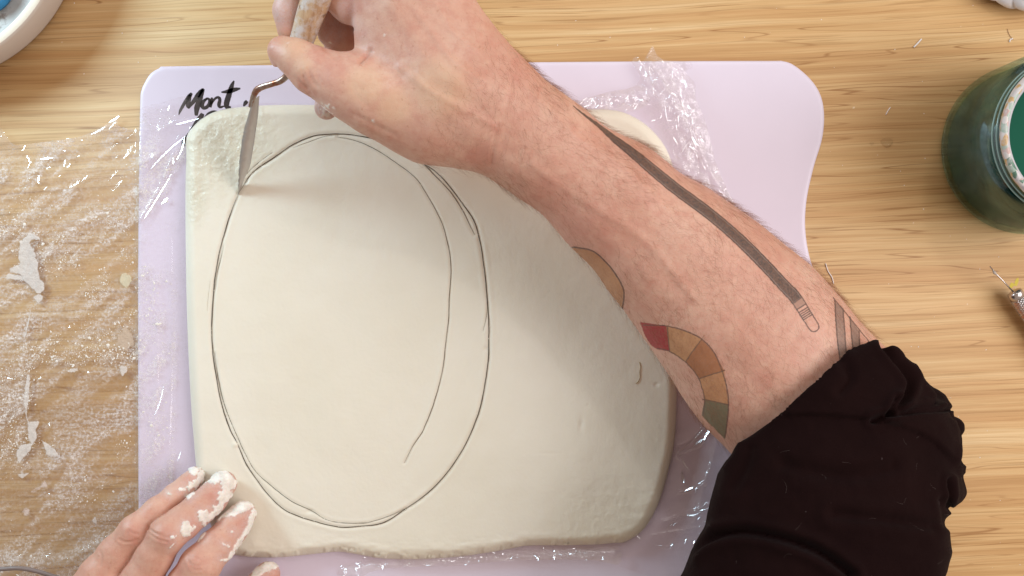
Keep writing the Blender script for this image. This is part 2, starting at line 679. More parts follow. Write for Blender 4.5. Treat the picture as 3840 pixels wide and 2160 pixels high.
# brushed lettering printed on the board: "Mont" and what shows of the word beneath it
flat_strokes("lettering", [
    [c77(412, 560, 1), c77(425, 520, 4), c77(470, 440, 5), c77(510, 385, 6), c77(530, 360, 3)],
    [c77(515, 375, 4), c77(500, 430, 7), c77(497, 480, 6), c77(510, 495, 3)],
    [c77(500, 495, 3), c77(550, 430, 6), c77(600, 360, 7), c77(638, 320, 3)],
    [c77(632, 322, 5), c77(600, 420, 8), c77(575, 500, 8), c77(570, 565, 4)]], BT + .05, M_ink, board)["label"] = "brushed black letter M"
flat_strokes("lettering", [
    [c77(672, 412, 2), c77(640, 430, 5), c77(622, 465, 6), c77(635, 495, 5), c77(668, 485, 5), c77(690, 450, 5), c77(688, 420, 4), c77(668, 408, 3), c77(640, 425, 2)]],
    BT + .05, M_ink, board)["label"] = "brushed black letter o"
flat_strokes("lettering", [
    [c77(712, 400, 3), c77(706, 440, 4.5), c77(698, 490, 3.5)],
    [c77(703, 465, 2.5), c77(735, 415, 3.5), c77(768, 398, 4), c77(784, 420, 5), c77(775, 465, 5), c77(785, 488, 4), c77(822, 478, 2)]],
    BT + .05, M_ink, board)["label"] = "brushed black letter n"
flat_strokes("lettering", [
    [c77(912, 248, 2), c77(890, 300, 6), c77(862, 390, 8), c77(845, 450, 8), c77(850, 485, 7), c77(885, 488, 2)],
    [c77(797, 352, 2), c77(860, 345, 6), c77(920, 328, 6), c77(970, 318, 2)]], BT + .05, M_ink, board)["label"] = "brushed black letter t"
flat_strokes("lettering", [
    [c77(445, 835, 2), c77(462, 812, 9), c77(520, 715, 6), c77(570, 640, 8), c77(610, 580, 8), c77(628, 545, 5)],
    [c77(640, 590, 3), c77(690, 555, 8), c77(735, 535, 6), c77(760, 545, 5), c77(750, 600, 7)]], BT + .05, M_ink, board)["label"] = "top of a second brushed black word"
flat_strokes("lettering", [[c77(998, 480, 2), c77(1015, 450, 6), c77(1032, 432, 4)]], BT + .05, M_ink, board)["label"] = "small black tick of the print"

# ------------------------------------------------------------------ cling film
film_px = [(-80, 560), (60, 545), (200, 528), (300, 512), (360, 486), (408, 460), (446, 434), (440, 470), (520, 480), (527, 408), (610, 385), (686, 361),
           (748, 366), (820, 372), (862, 392), (960, 386), (1080, 388), (1300, 400), (1900, 400), (2080, 405), (2180, 374), (2280, 345), (2375, 325), (2400, 285), (2368, 232),
           (2390, 212), (2402, 240), (2430, 200), (2448, 172), (2462, 205), (2492, 225), (2540, 228), (2590, 232), (2596, 255), (2570, 268), (2612, 320), (2606, 360), (2640, 440),
           (2668, 540), (2688, 620), (2745, 745), (2810, 840), (2884, 915), (2960, 980), (3046, 1060), (3100, 1180), (3150, 1400), (3000, 1700), (2860, 2000), (2700, 2230),
           (2560, 2200), (2400, 2150), (2260, 2106), (2100, 2098), (1900, 2104), (1700, 2122), (1500, 2128), (1380, 2150), (1250, 2240), (900, 2260), (300, 2280), (-80, 2280)]
fpoly = smooth_poly(film_px, True, 16)
fx, fy, fq = grid_poly(fpoly, 5.2)
slab_px = [(698, 596), (700, 514), (723, 477), (760, 443), (812, 417), (894, 402), (1043, 393), (1267, 395), (1500, 402), (1900, 404), (2176, 410), (2266, 410),
           (2340, 422), (2415, 462), (2475, 522), (2512, 589), (2532, 680), (2545, 860), (2545, 1100), (2540, 1300), (2536, 1416), (2537, 1491), (2531, 1640), (2504, 1774), (2467, 1893),
           (2415, 1983), (2348, 2030), (2300, 2036), (2236, 2042), (2117, 2045), (1983, 2046), (1923, 2056), (1833, 2072), (1714, 2088), (1565, 2097), (1431, 2094), (1342, 2079), (1267, 2069),
           (1163, 2079), (1043, 2090), (924, 2087), (850, 2066), (805, 2000), (775, 1923), (741, 1789), (726, 1640), (715, 1491), (704, 1267), (698, 1043), (695, 745)]
spoly = smooth_poly(slab_px, True, 12)
sd = sdf_poly(fx, fy, spoly)            # >0 outside the slab
bd = sdf_poly(fx, fy, bpoly)
base = BT * sstep(14, -2, bd) + .25
right = sstep(2050, 2250, fx) * sstep(1500, 1150, fy)
crump = np.zeros_like(fx)
# crumpled bunch behind the slab's right shoulder and down its right side
dcr, _ = seg_dist(fx, fy, [(2440, 200), (2500, 330), (2560, 460), (2620, 640), (2720, 800), (2900, 970), (3050, 1120)])
crump = np.maximum(crump, sstep(150, 20, dcr))
dcr2, _ = seg_dist(fx, fy, [(2180, 395), (2330, 370), (2450, 350)])
crump = np.maximum(crump, sstep(70, 8, dcr2) * .9)
dcr3, _ = seg_dist(fx, fy, [(2300, 2080), (1960, 2085), (1750, 2098), (1500, 2115), (1300, 2150)])
crump = np.maximum(crump, sstep(46, 4, dcr3) * .95)
dcr4, _ = seg_dist(fx, fy, [(2760, 1640), (2680, 1820), (2640, 1980), (2560, 2160)])
crump = np.maximum(crump, sstep(170, 10, dcr4) * .35)
dcr5, _ = seg_dist(fx, fy, [(0, 520), (220, 540), (430, 450)])
crump = np.maximum(crump, sstep(60, 4, dcr5) * .6)
dcr6, _ = seg_dist(fx, fy, [(700, 380), (620, 450), (560, 560), (470, 720)])
crump = np.maximum(crump, sstep(100, 8, dcr6) * .35)
dcr7, _ = seg_dist(fx, fy, [(60, 2110), (230, 2110), (330, 2080), (400, 2030)])
crump = np.maximum(crump, sstep(60, 4, dcr7) * .45)


def folds(x, y, ang, sx, sy, seed):
    a = math.radians(ang)
    u, v = x * math.cos(a) + y * math.sin(a), -x * math.sin(a) + y * math.cos(a)
    return ridge(u / sx, v / sy, 3, seed)


wr_left = folds(fx, fy, -42, 700, 80, 5) * 1.3 + folds(fx, fy, -34, 330, 36, 9) * .75 + folds(fx, fy, -58, 240, 27, 11) * .45
wr_board = folds(fx, fy, 88, 1400, 60, 3) * 1.2
wr_right = folds(fx, fy, 62, 300, 46, 13) * 3.0
wr_low = folds(fx, fy, -20, 520, 110, 21) * 1.6
lm = sstep(560, 480, fx)
bm = sstep(480, 560, fx) * sstep(900, 780, fx)
rm = sstep(2050, 2200, fx) * sstep(1250, 1000, fy)
lo = sstep(2100, 2300, fx) * sstep(1150, 1350, fy)
z = base + lm * wr_left + bm * wr_board + rm * wr_right * crump + lo * wr_low
wob = 40 * (fbm(fx / 200, fy / 200, 2, 66) - .5)
cr1 = folds(fx + wob, fy - wob, 64, 190, 25, 41) * 2.2 + folds(fx - wob, fy + wob, 100, 150, 21, 43) * 1.5 + folds(fx, fy + wob, 28, 130, 19, 45) * 1.2
cr2 = folds(fx + wob, fy, 4, 160, 17, 47) * 2.6 + folds(fx, fy + wob, -24, 110, 15, 49) * 1.0
lowc = sstep(1900, 2020, fy) * sstep(1200, 1300, fx)
z += crump * (cr1 * (1 - lowc) + cr2 * lowc + 3.2 * ridge(fx / 150, fy / 110, 2, 31))
# two pinched pleats pulled from the slab toward the sleeve
for pl, hh, ww in (([(2540, 1693), (2600, 1655), (2665, 1580)], 3.2, 9), ([(2545, 1694), (2620, 1672), (2680, 1605)], 2.6, 8),
                   ([(2534, 1706), (2560, 1730), (2590, 1762)], 2.2, 7), ([(2545, 1846), (2600, 1838), (2640, 1815)], 2.2, 9),
                   ([(2553, 1770), (2566, 1800), (2570, 1812)], 2.4, 9), ([(2690, 1640), (2670, 1730), (2640, 1820), (2610, 1950)], 1.6, 12),
                   ([(2480, 1960), (2600, 1920), (2680, 1880)], 1.5, 9), ([(2440, 2010), (2560, 1990), (2640, 1975)], 1.2, 8)):
    dd, _ = seg_dist(fx, fy, pl, maxd=60)
    z += hh * np.exp(-np.clip(dd, 0, 99) / ww)
for pl, hh, ww in (([(590, 1020), (588, 1400), (575, 1700)], 1.0, 7), ([(640, 900), (640, 1400), (622, 1800)], 1.2, 9), ([(660, 560), (600, 700), (525, 830)], 1.6, 8),
                   ([(0, 860), (250, 720), (530, 560)], .9, 22), ([(0, 1000), (200, 880), (530, 640)], .6, 20), ([(100, 720), (300, 620), (520, 510)], .7, 22),
                   ([(740, 462), (620, 560), (540, 610)], 1.5, 8), ([(760, 455), (660, 462), (600, 490)], 1.2, 8)):
    dd, _ = seg_dist(fx, fy, smooth_poly(pl, False, 20), maxd=90)
    z += hh * np.exp(-np.clip(dd, 0, 99) / ww)
# below the slab the film is pressed flat on the board
press = sstep(-22, -8, -np.abs(sd)) if False else sstep(-6, -26, sd)
z = z * (1 - press) + (BT + .25) * press
z = np.minimum(z, np.where(sd < 20, BT + .25 + np.clip(sd + 26, 0, 99) * .22, 99))
z = np.maximum(z, BT * sstep(16, 0, bd) + .12)
film = mesh_obj("cling_film", W(fx, fy, z), fq, M_film)
dustm = sstep(760, 480, fx) * sstep(470, 640, fy + .25 * fx) * (.35 + 1.0 * fbm((fx * .74 - fy * .67) / 420, (fx * .67 + fy * .74) / 90, 4, 44))
dband, _ = seg_dist(fx, fy, smooth_poly([(-60, 700), (120, 610), (250, 545), (380, 505), (540, 470)], False, 30))
dustm += .7 * sstep(55, 5, dband) * sstep(560, 470, fx)
dband, _ = seg_dist(fx, fy, smooth_poly([(-60, 1030), (150, 840), (300, 730), (520, 590)], False, 30))
dustm += .6 * sstep(45, 5, dband)
for pl, ww, aa in (([(-40, 1180), (300, 960), (530, 800)], 16, .7), ([(-40, 1640), (160, 1320), (420, 1080)], 13, .6), ([(-40, 900), (260, 690), (470, 560)], 18, .7), ([(30, 1500), (180, 1270)], 10, .8),
                   ([(100, 1010), (330, 820), (525, 700)], 12, .7), ([(528, 840), (620, 700), (700, 540)], 12, .9), ([(530, 700), (640, 600), (700, 560)], 16, .8), ([(600, 1180), (596, 1500), (560, 1900)], 18, .7),
                   ([(655, 1100), (650, 1500), (640, 1800)], 9, .9), ([(560, 560), (600, 640), (560, 760)], 30, .5), ([(90, 1250), (80, 1600), (70, 1760)], 14, .9), ([(0, 1330), (60, 1230), (110, 1200)], 22, .6)):
    dband, _ = seg_dist(fx, fy, smooth_poly(pl, False, 30))
    dustm += aa * sstep(ww * 2.2, ww * .2, dband) * (.5 + fbm(fx / 30, fy / 30, 2, 9))
dustm += .5 * sstep(2060, 2130, fy) * sstep(500, 300, fx)
dustm *= .3 + .7 * sstep(.35, .6, fbm((fx * .74 - fy * .67) / 170, (fx * .67 + fy * .74) / 44, 3, 3))
add_attr(film, "dust", np.clip(dustm * .8, 0, 1))
add_attr(film, "crumple", np.clip(crump, 0, 1))
tag(film, "clear crumpled cling film spread under the clay slab and over the table", "cling film")

# glints on the film's creases: added facets, tilted to mirror lamps at the camera
mt_, nt_, out_ = mat_new("film_glint")
b = NB(nt_)
g_ = b.n('ShaderNodeBsdfGlossy'); g_.inputs['Roughness'].default_value = .16
t_ = b.n('ShaderNodeBsdfTransparent'); ms = b.n('ShaderNodeMixShader'); ms.inputs[0].default_value = .34
b.link(t_.outputs[0], ms.inputs[1]); b.link(g_.outputs[0], ms.inputs[2]); b.link(ms.outputs[0], out_.inputs[0])
LAMPS = [np.array([-660, 360, 300.]), np.array([420, 500, 950.]), np.array([1220, -20, 1000.])]
CR = []      # (x0, y0, x1, y1, width px, height mm)
rgc = np.random.default_rng(21)


def scatter(path, n_, spread, ang0, dang, lr, wr, h):
    pp = smooth_poly(path, False, 10)
    for _ in range(n_):
        c = pp[rgc.integers(len(pp))] + rgc.normal(0, spread, 2)
        a = math.radians(ang0 + rgc.normal(0, dang)); L_ = rgc.uniform(*lr) * rgc.uniform(.4, 1)
        x_, y_ = c[0] - L_ * math.cos(a), c[1] - L_ * math.sin(a)
        hh_ = h + rgc.uniform(-1, 2)
        for _k in range(rgc.integers(2, 5)):
            l2 = L_ * rgc.uniform(.35, 1.1)
            nx_, ny_ = x_ + l2 * math.cos(a), y_ + l2 * math.sin(a)
            CR.append((x_, y_, nx_, ny_, rgc.uniform(*wr) * .62, hh_))
            x_, y_ = nx_, ny_
            a += math.radians(rgc.normal(0, 38))


scatter([(2400, 300), (2500, 250), (2500, 330), (2560, 430), (2610, 560)], 60, 44, 62, 32, (8, 44), (2.0, 6), 7)
scatter([(2585, 420), (2600, 520), (2640, 640), (2700, 740)], 30, 24, 72, 20, (14, 60), (2.5, 8), 8)
scatter([(2640, 640), (2720, 800), (2880, 950), (3030, 1090)], 42, 30, 50, 30, (5, 26), (2, 6), 6)
scatter([(2180, 395), (2300, 375), (2400, 380)], 40, 16, -14, 24, (8, 34), (2, 6), 6)
scatter([(2240, 2070), (1960, 2082), (1750, 2098), (1500, 2115), (1330, 2140)], 110, 12, -8, 35, (6, 30), (1.6, 5), 5)
scatter([(2560, 1900), (2620, 1990), (2560, 2080)], 26, 50, -30, 30, (8, 30), (1.6, 4), 4.5)
scatter([(20, 560), (200, 590), (330, 540)], 14, 34, -20, 30, (6, 26), (1.6, 5), 3)
scatter([(60, 900), (300, 1000), (250, 1500), (150, 1900)], 9, 120, -48, 30, (4, 18), (1.2, 3), 2.5)
for q_ in ((447, 436, 412, 456, 7), (412, 456, 440, 462, 5), (436, 455, 410, 486, 5), (398, 478, 340, 502, 4), (228, 512, 262, 538, 5), (12, 528, 74, 530, 4), (150, 594, 200, 594, 6), (242, 598, 240, 628, 4), (250, 628, 264, 614, 6),
           (142, 655, 148, 690, 8), (165, 712, 176, 700, 6), (633, 395, 630, 415, 5), (650, 462, 750, 450, 3), (560, 630, 690, 522, 3.5), (690, 510, 665, 600, 3.5), (652, 615, 646, 590, 5), (628, 742, 606, 764, 10), (868, 406, 900, 409, 5),
           (545, 820, 640, 650, 3), (2542, 1692, 2600, 1655, 6), (2600, 1655, 2658, 1582, 5), (2590, 1676, 2640, 1650, 8), (2640, 1650, 2674, 1602, 9), (2552, 1712, 2583, 1757, 5), (2553, 1768, 2568, 1810, 13), (2550, 1842, 2600, 1832, 7),
           (2545, 1490, 2575, 1475, 4), (2552, 1510, 2578, 1470, 5), (2575, 1928, 2625, 1925, 5), (2500, 1985, 2520, 1960, 4), (600, 1400, 596, 1560, 3), (672, 1690, 672, 1730, 4), (588, 1140, 580, 1300, 2.5), (2382, 2000, 2400, 2022, 7)):
    CR.append((*q_, 5.0 if q_[0] > 500 else 2.6))
_c = np.array([(q_[0], q_[1], q_[2], q_[3]) for q_ in CR])
_ok = (sdf_poly(_c[:, 0], _c[:, 1], fpoly) < 4) & (sdf_poly(_c[:, 2], _c[:, 3], fpoly) < 4)
CR = [q_ for q_, k_ in zip(CR, _ok) if k_]
CV, CF = [], []
for x0_, y0_, x1_, y1_, wd_, hz_ in CR:
    c0 = W((x0_ + x1_) / 2, (y0_ + y1_) / 2, hz_)
    lamp = LAMPS[0] if x0_ < 1000 or (y0_ > 1400 and rgc.random() < (1 if x0_ > 2450 else .5)) else LAMPS[rgc.choice(3, p=(.3, .4, .3))]
    v1 = (lamp - c0); v1 /= np.linalg.norm(v1)
    v2 = np.array([0, 0, H]) - c0; v2 = v2 / np.linalg.norm(v2)
    nn = v1 + v2; nn /= np.linalg.norm(nn)
    nn = nn + rgc.normal(0, .06, 3); nn /= np.linalg.norm(nn)
    e0, e1 = W(x0_, y0_, hz_), W(x1_, y1_, hz_)
    al_ = e1 - e0; L_ = np.linalg.norm(al_) / 2; al_ = al_ - nn * al_.dot(nn); al_ /= np.linalg.norm(al_)
    sd_ = np.cross(nn, al_); w_ = wd_ / 6.6 * .5
    k0 = len(CV)
    bend = rgc.normal(0, .12) * L_
    for f_, g in ((-1, .3), (-.55, .8), (0, 1), (.5, .7), (1, .3)):
        cc = c0 + al_ * L_ * f_ + sd_ * bend * (1 - f_ * f_)
        cc[2] = max(cc[2], .6)
        jj = rgc.uniform(.6, 1.3)
        CV += [cc + sd_ * w_ * g * jj, cc - sd_ * w_ * g * jj]
    for i in range(4):
        CF.append((k0 + 2 * i, k0 + 2 * i + 1, k0 + 2 * i + 3, k0 + 2 * i + 2))
o = mesh_obj("creases", np.array(CV), np.array(CF), mt_, film, smooth=True)  # facets shaped as glints, each turned between a lamp and the camera
o["kind"] = "stuff"

# ------------------------------------------------------------------ clay slab
ST = 9.0                                  # thickness
SZ = BT + .45
sx_, sy_, sq = grid_poly(spoly, 4.6)
d = -sdf_poly(sx_, sy_, spoly)            # inside distance in px
R = 38.0
t = np.clip(d / R, 0, 1)
edge = np.sqrt(np.clip(1 - (1 - t) ** 2, 0, 1))
lump = 1.1 * (fbm(sx_ / 260, sy_ / 260, 3, 2) - .5) + .22 * (fbm(sx_ / 45, sy_ / 70, 3, 6) - .5)
zt = ST * (0.36 + .64 * edge) + lump * t
# rough wet corner at upper left, torn lower edge
wet = sstep(330, 60, np.hypot((sx_ - 830) * 1.0, (sy_ - 520) * 1.1)) + .8 * sstep(60, 10, np.hypot((sx_ - 735) * .9, (sy_ - 760) * .4))
wet += .35 * sstep(300, 60, np.hypot(sx_ - 2260, sy_ - 1960)) + .15 * sstep(40, 10, d) * sstep(1900, 2000, sy_)
wet = np.clip(wet, 0, 1)
zt += wet * (.8 * (ridge(sx_ / 40, sy_ / 34, 4, 17) - .5) + .25 * (fbm(sx_ / 10, sy_ / 10, 3, 4) - .5))
torn = sstep(100, 10, d) * sstep(1960, 2040, sy_)
zt += torn * (1.0 * (fbm(sx_ / 40, sy_ / 14, 4, 27) - .6)) - 1.6 * sstep(26, 4, d) * sstep(2000, 2040, sy_) * (fbm(sx_ / 30, sy_ / 30, 3, 83) > .5)
zt += .5 * (ridge(sx_ / 160, sy_ / 40, 4, 71) - .6) * sstep(2050, 2400, sx_) * sstep(1700, 1900, sy_)


def A(pts): return [(700 + x * .552, 500 + y * .552) for x, y in pts]


def B(pts): return [(700 + x * .552, 1300 + y * .552) for x, y in pts]


L1 = A([(350, 412), (300, 540), (240, 740), (205, 900), (185, 1060), (172, 1250), (170, 1350)]) + \
     B([(175, 0), (190, 130), (235, 380), (290, 550), (350, 670), (400, 790), (460, 880), (540, 990), (640, 1090), (740, 1145), (900, 1195), (1040, 1225), (1180, 1220),
        (1340, 1195), (1490, 1100), (1620, 1010), (1760, 870), (1880, 690), (1970, 490), (2010, 350), (2035, 200), (2050, 80)]) + \
     A([(2052, 1400), (2055, 1320), (2040, 1100), (2020, 900), (1990, 720), (1950, 590), (1860, 460), (1770, 340), (1690, 260), (1600, 200), (1500, 130), (1380, 70), (1240, 30),
        (1060, 5), (900, 10), (800, 40), (700, 90), (600, 160), (480, 240), (420, 300), (380, 365), (350, 412)])
L2 = A([(1020, 25), (1150, 50), (1300, 120), (1450, 220), (1560, 310), (1640, 430), (1730, 600), (1780, 780), (1795, 930), (1785, 1100), (1780, 1250), (1760, 1430)]) + \
     B([(1740, 150), (1680, 380), (1610, 560), (1540, 670), (1480, 790)])
L3 = B([(186, 40), (200, 130), (250, 370), (330, 580), (420, 770), (480, 860), (580, 950), (720, 1055), (850, 1115), (930, 1165), (1010, 1190), (1130, 1200), (1250, 1190), (1400, 1140), (1490, 1100)])
L4 = A([(1530, 150), (1600, 200), (1700, 300), (1800, 410), (1880, 535), (1955, 690)])
L5 = A([(400, 285), (440, 240), (510, 180), (582, 128)])
L6 = A([(720, 98), (820, 62), (940, 20), (1030, 12)])
L7 = A([(2048, 1150), (2040, 1220), (2030, 1270), (2012, 1345)])
L8 = A([(250, 760), (235, 830), (212, 930), (198, 1010), (186, 1070)])
L9 = A([(160, 1000), (150, 1080), (143, 1150), (138, 1210)])
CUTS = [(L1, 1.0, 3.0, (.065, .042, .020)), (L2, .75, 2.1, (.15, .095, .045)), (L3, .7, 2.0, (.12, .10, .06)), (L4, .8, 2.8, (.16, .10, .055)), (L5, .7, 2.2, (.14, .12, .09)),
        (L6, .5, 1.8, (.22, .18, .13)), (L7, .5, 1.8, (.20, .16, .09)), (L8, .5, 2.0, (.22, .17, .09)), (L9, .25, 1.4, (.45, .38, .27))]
for ln, dep, hw, c_ in CUTS:
    pl = smooth_poly(ln, False, 14)
    dd, _ = seg_dist(sx_, sy_, pl, maxd=40)
    zt -= dep * .45 * np.exp(-(dd / (hw * 1.9)) ** 2)
    zt += .13 * dep * np.exp(-((dd - hw * 5) / (hw * 2.5)) ** 2) * (.4 + 1.2 * fbm(sx_ / 14, sy_ / 14, 2, 33))
for cx_, cy_, rx, ry, dp in ((2180, 1590, 9, 22, .5), (2462, 1442, 9, 7, .5), (1822, 1310, 8, 10, .6), (2205, 1520, 4, 4, .3), (882, 1668, 9, 9, -.6), (1160, 1918, 14, 6, .6), (1010, 1500, 4, 40, .05),
                             (1912, 1480, 4, 4, .2), (2060, 1700, 60, 3, .12), (1380, 1650, 20, 4, .1)):
    zt -= dp * np.exp(-((sx_ - cx_) / rx) ** 2 - ((sy_ - cy_) / ry) ** 2)
# fingers press into the slab a little
for cx_, cy_, r_ in ((838, 1822, 75), (915, 1930, 75), (732, 1790, 45)):
    zt -= .6 * np.exp(-(((sx_ - cx_) ** 2 + (sy_ - cy_) ** 2) / r_ ** 2))


def slab_z(px, py):
    """height of the slab surface (mm)"""
    t_ = np.clip(-sdf_poly(px, py, spoly) / R, 0, 1)
    return SZ + ST * (.36 + .64 * np.sqrt(np.clip(1 - (1 - t_) ** 2, 0, 1))) + 1.1 * (fbm(px / 260, py / 260, 3, 2) - .5) * t_ \
        + .22 * (fbm(px / 45, py / 70, 3, 6) - .5) * t_


top = W(sx_, sy_, SZ + zt)
nb = len(top)
# bottom: mirror, pulled in under the rounded edge
bot = W(sx_, sy_, np.full(nb, SZ + .0))
ctr = np.array([W(1620, 1250, 5)[0], W(1620, 1250, 5)[1]])
edgep = (t <= 0.0)
k_in = np.where(d < 30, 1 - (30 - d) / 6.6 / 120 * .16, 1)[:, None]
bot[:, :2] = ctr + (bot[:, :2] - ctr) * k_in
sv = np.concatenate([top, bot])
rimf = rim_faces(sq, nb)
slab = mesh_obj("clay_slab", sv, np.concatenate([sq, sq[:, ::-1] + nb, rimf]), M_clay)
add_attr(slab, "wet", np.concatenate([wet, wet * 0]))
tag(slab, "large rolled slab of cream clay with an oval scored into its top", "clay slab")

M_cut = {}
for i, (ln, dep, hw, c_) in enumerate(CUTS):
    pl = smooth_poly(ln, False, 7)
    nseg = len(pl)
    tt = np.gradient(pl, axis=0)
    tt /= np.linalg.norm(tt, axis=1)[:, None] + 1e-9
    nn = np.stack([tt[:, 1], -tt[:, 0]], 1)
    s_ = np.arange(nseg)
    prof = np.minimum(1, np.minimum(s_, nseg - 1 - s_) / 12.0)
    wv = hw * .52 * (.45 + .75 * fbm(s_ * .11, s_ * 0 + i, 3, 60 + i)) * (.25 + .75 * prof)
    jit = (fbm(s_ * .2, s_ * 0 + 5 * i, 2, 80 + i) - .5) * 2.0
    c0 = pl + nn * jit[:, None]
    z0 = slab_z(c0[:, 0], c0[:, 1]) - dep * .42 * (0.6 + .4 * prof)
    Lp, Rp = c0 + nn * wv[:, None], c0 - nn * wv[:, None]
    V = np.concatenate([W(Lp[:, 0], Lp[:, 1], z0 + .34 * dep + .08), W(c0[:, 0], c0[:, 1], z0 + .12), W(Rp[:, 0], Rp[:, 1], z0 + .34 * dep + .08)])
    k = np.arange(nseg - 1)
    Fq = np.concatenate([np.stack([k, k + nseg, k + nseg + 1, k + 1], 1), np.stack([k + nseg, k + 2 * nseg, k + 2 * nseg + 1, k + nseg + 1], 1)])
    mt = simple_mat("score_shade", c_, .7, var=.5)  # dark ribbon: shade of the narrow cut put into its colour
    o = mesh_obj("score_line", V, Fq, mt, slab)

M_burr = simple_mat("clay_burr", (.80, .745, .63), .6)
bp_, bs_ = [], []
rgb_ = np.random.default_rng(77)
for ln, cnt_ in ((L1, 150), (L3, 110), (L4, 16), (L5, 14), (L8, 14), (L2, 14)):
    pl = smooth_poly(ln, False, 7)
    ck = rgb_.integers(0, len(pl), cnt_ // 6 + 2)
    kk = np.clip(rgb_.choice(ck, cnt_) + rgb_.normal(0, 9, cnt_).astype(int), 0, len(pl) - 1)
    bp_.append(pl[kk] + rgb_.normal(0, 4.5, (cnt_, 2))); bs_.append(np.clip(rgb_.lognormal(math.log(.17), .5, cnt_), .08, .5))
BURR = (np.concatenate(bp_), np.concatenate(bs_))

# small brown fibre stuck on the slab, thin scraps
fibre = [(2398, 1358), (2402, 1375), (2399, 1395), (2400, 1415), (2392, 1433), (2384, 1438)]
p = smooth_poly(fibre, False, 6)
vv, ff = tube(W(p[:, 0], p[:, 1], slab_z(p[:, 0], p[:, 1]) + .25), .16, 6)
o = mesh_obj("brown_fibre", vv, ff, simple_mat("brown_fibre", (.32, .20, .07), .6))
tag(o, "short bent brown fibre stuck on the slab beside the forearm", "fibre")

# ------------------------------------------------------------------ implicit surfaces
class Vol:
    def __init__(self, lo, hi, h):
        self.lo, self.h = np.array(lo, float), h
        self.n = np.ceil((np.array(hi) - self.lo) / h).astype(int) + 1
        self.ax = [self.lo[i] + np.arange(self.n[i]) * h for i in range(3)]

    def empty(self):
        return np.full(self.n, 60.0, np.float32)

    def cone(self, F, a, b, ra, rb, zs=1.0, k=3.0, mode='u'):
        """smooth-union a tapered capsule; zs squashes it in height"""
        a, b = np.asarray(a, float), np.asarray(b, float)
        m = max(ra, rb) + k + 6
        lo = np.minimum(a, b) - m
        hi = np.maximum(a, b) + m
        i0 = np.clip(((lo - self.lo) / self.h).astype(int), 0, self.n)
        i1 = np.clip(((hi - self.lo) / self.h).astype(int) + 2, 0, self.n)
        if (i1 <= i0).any():
            return
        X = self.ax[0][i0[0]:i1[0], None, None].astype(np.float32)
        Y = self.ax[1][None, i0[1]:i1[1], None].astype(np.float32)
        Z = self.ax[2][None, None, i0[2]:i1[2]].astype(np.float32)
        ab = b - a
        ab2 = ab.copy(); ab2[2] /= zs
        L2 = (ab2 ** 2).sum() + 1e-9
        zz = (Z - a[2]) / zs
        t_ = np.clip(((X - a[0]) * ab2[0] + (Y - a[1]) * ab2[1] + zz * ab2[2]) / L2, 0, 1)
        dd = np.sqrt((X - a[0] - t_ * ab2[0]) ** 2 + (Y - a[1] - t_ * ab2[1]) ** 2 + (zz - t_ * ab2[2]) ** 2) - (ra + t_ * (rb - ra))
        if zs < 1:
            dd = dd * (zs + (1 - zs) * .5)
        sl = (slice(i0[0], i1[0]), slice(i0[1], i1[1]), slice(i0[2], i1[2]))
        F[sl] = smin(F[sl], dd, k)

    def chain(self, F, pts, zs=1.0, k=3.0):
        """pts: (px, py, z, r_px[, zs])"""
        q = [(W(p[0], p[1], p[2]), rmm(p[3], p[2]), (p[4] if len(p) > 4 else zs)) for p in pts]
        for (a, ra, za), (b, rb, zb) in zip(q[:-1], q[1:]):
            self.cone(F, a, b, ra, rb, (za + zb) / 2, k)

    def surface(self, F):
        F = F.astype(np.float32)
        nx, ny, nz = F.shape
        s = F < 0
        cell = np.zeros((nx - 1, ny - 1, nz - 1), bool)
        allc = np.ones_like(cell)
        for i in (0, 1):
            for j in (0, 1):
                for k in (0, 1):
                    q = s[i:nx - 1 + i, j:ny - 1 + j, k:nz - 1 + k]
                    cell |= q
                    allc &= q
        cell &= ~allc
        ci, cj, ck = np.nonzero(cell)
        acc = np.zeros((len(ci), 3)); cnt = np.zeros(len(ci))
        cor = [(i, j, k) for i in (0, 1) for j in (0, 1) for k in (0, 1)]
        for a in cor:
            for b in cor:
                dlt = (b[0] - a[0], b[1] - a[1], b[2] - a[2])
                if sum(dlt) == 1 and min(dlt) == 0:
                    fa = F[ci + a[0], cj + a[1], ck + a[2]]
                    fb = F[ci + b[0], cj + b[1], ck + b[2]]
                    m = (fa < 0) != (fb < 0)
                    tt_ = np.where(m, fa / np.where(m, fa - fb, 1), 0)
                    for x in range(3):
                        acc[:, x] += np.where(m, a[x] + tt_ * dlt[x], 0)
                    cnt += m
        acc /= cnt[:, None]
        V = self.lo + (np.stack([ci, cj, ck], 1) + acc) * self.h
        idx = np.full(cell.shape, -1, np.int64)
        idx[ci, cj, ck] = np.arange(len(ci))
        faces = []
        for ax in range(3):
            o1, o2 = [(1, 2), (2, 0), (0, 1)][ax]
            sa = [slice(1, -1)] * 3; sb = [slice(1, -1)] * 3
            sa[ax] = slice(0, F.shape[ax] - 1); sb[ax] = slice(1, F.shape[ax])
            A_, B_ = s[tuple(sa)], s[tuple(sb)]
            e_ = np.nonzero(A_ != B_)
            g = [e_[0] + 1, e_[1] + 1, e_[2] + 1]
            g[ax] = e_[ax]
            c = []
            for d1, d2 in ((1, 1), (0, 1), (0, 0), (1, 0)):
                h_ = [g[0].copy(), g[1].copy(), g[2].copy()]
                h_[o1] -= d1; h_[o2] -= d2
                c.append(idx[h_[0], h_[1], h_[2]])
            f = np.stack(c, 1)
            fl = A_[e_]
            f[~fl] = f[~fl][:, ::-1]
            faces.append(f[(f >= 0).all(1)])
        f = np.concatenate(faces)
        V = relax(V, f, 2, .5)
        return V, f


def smin(a, b, k):
    h = np.clip(.5 + .5 * (b - a) / k, 0, 1)
    return b + (a - b) * h - k * h * (1 - h)


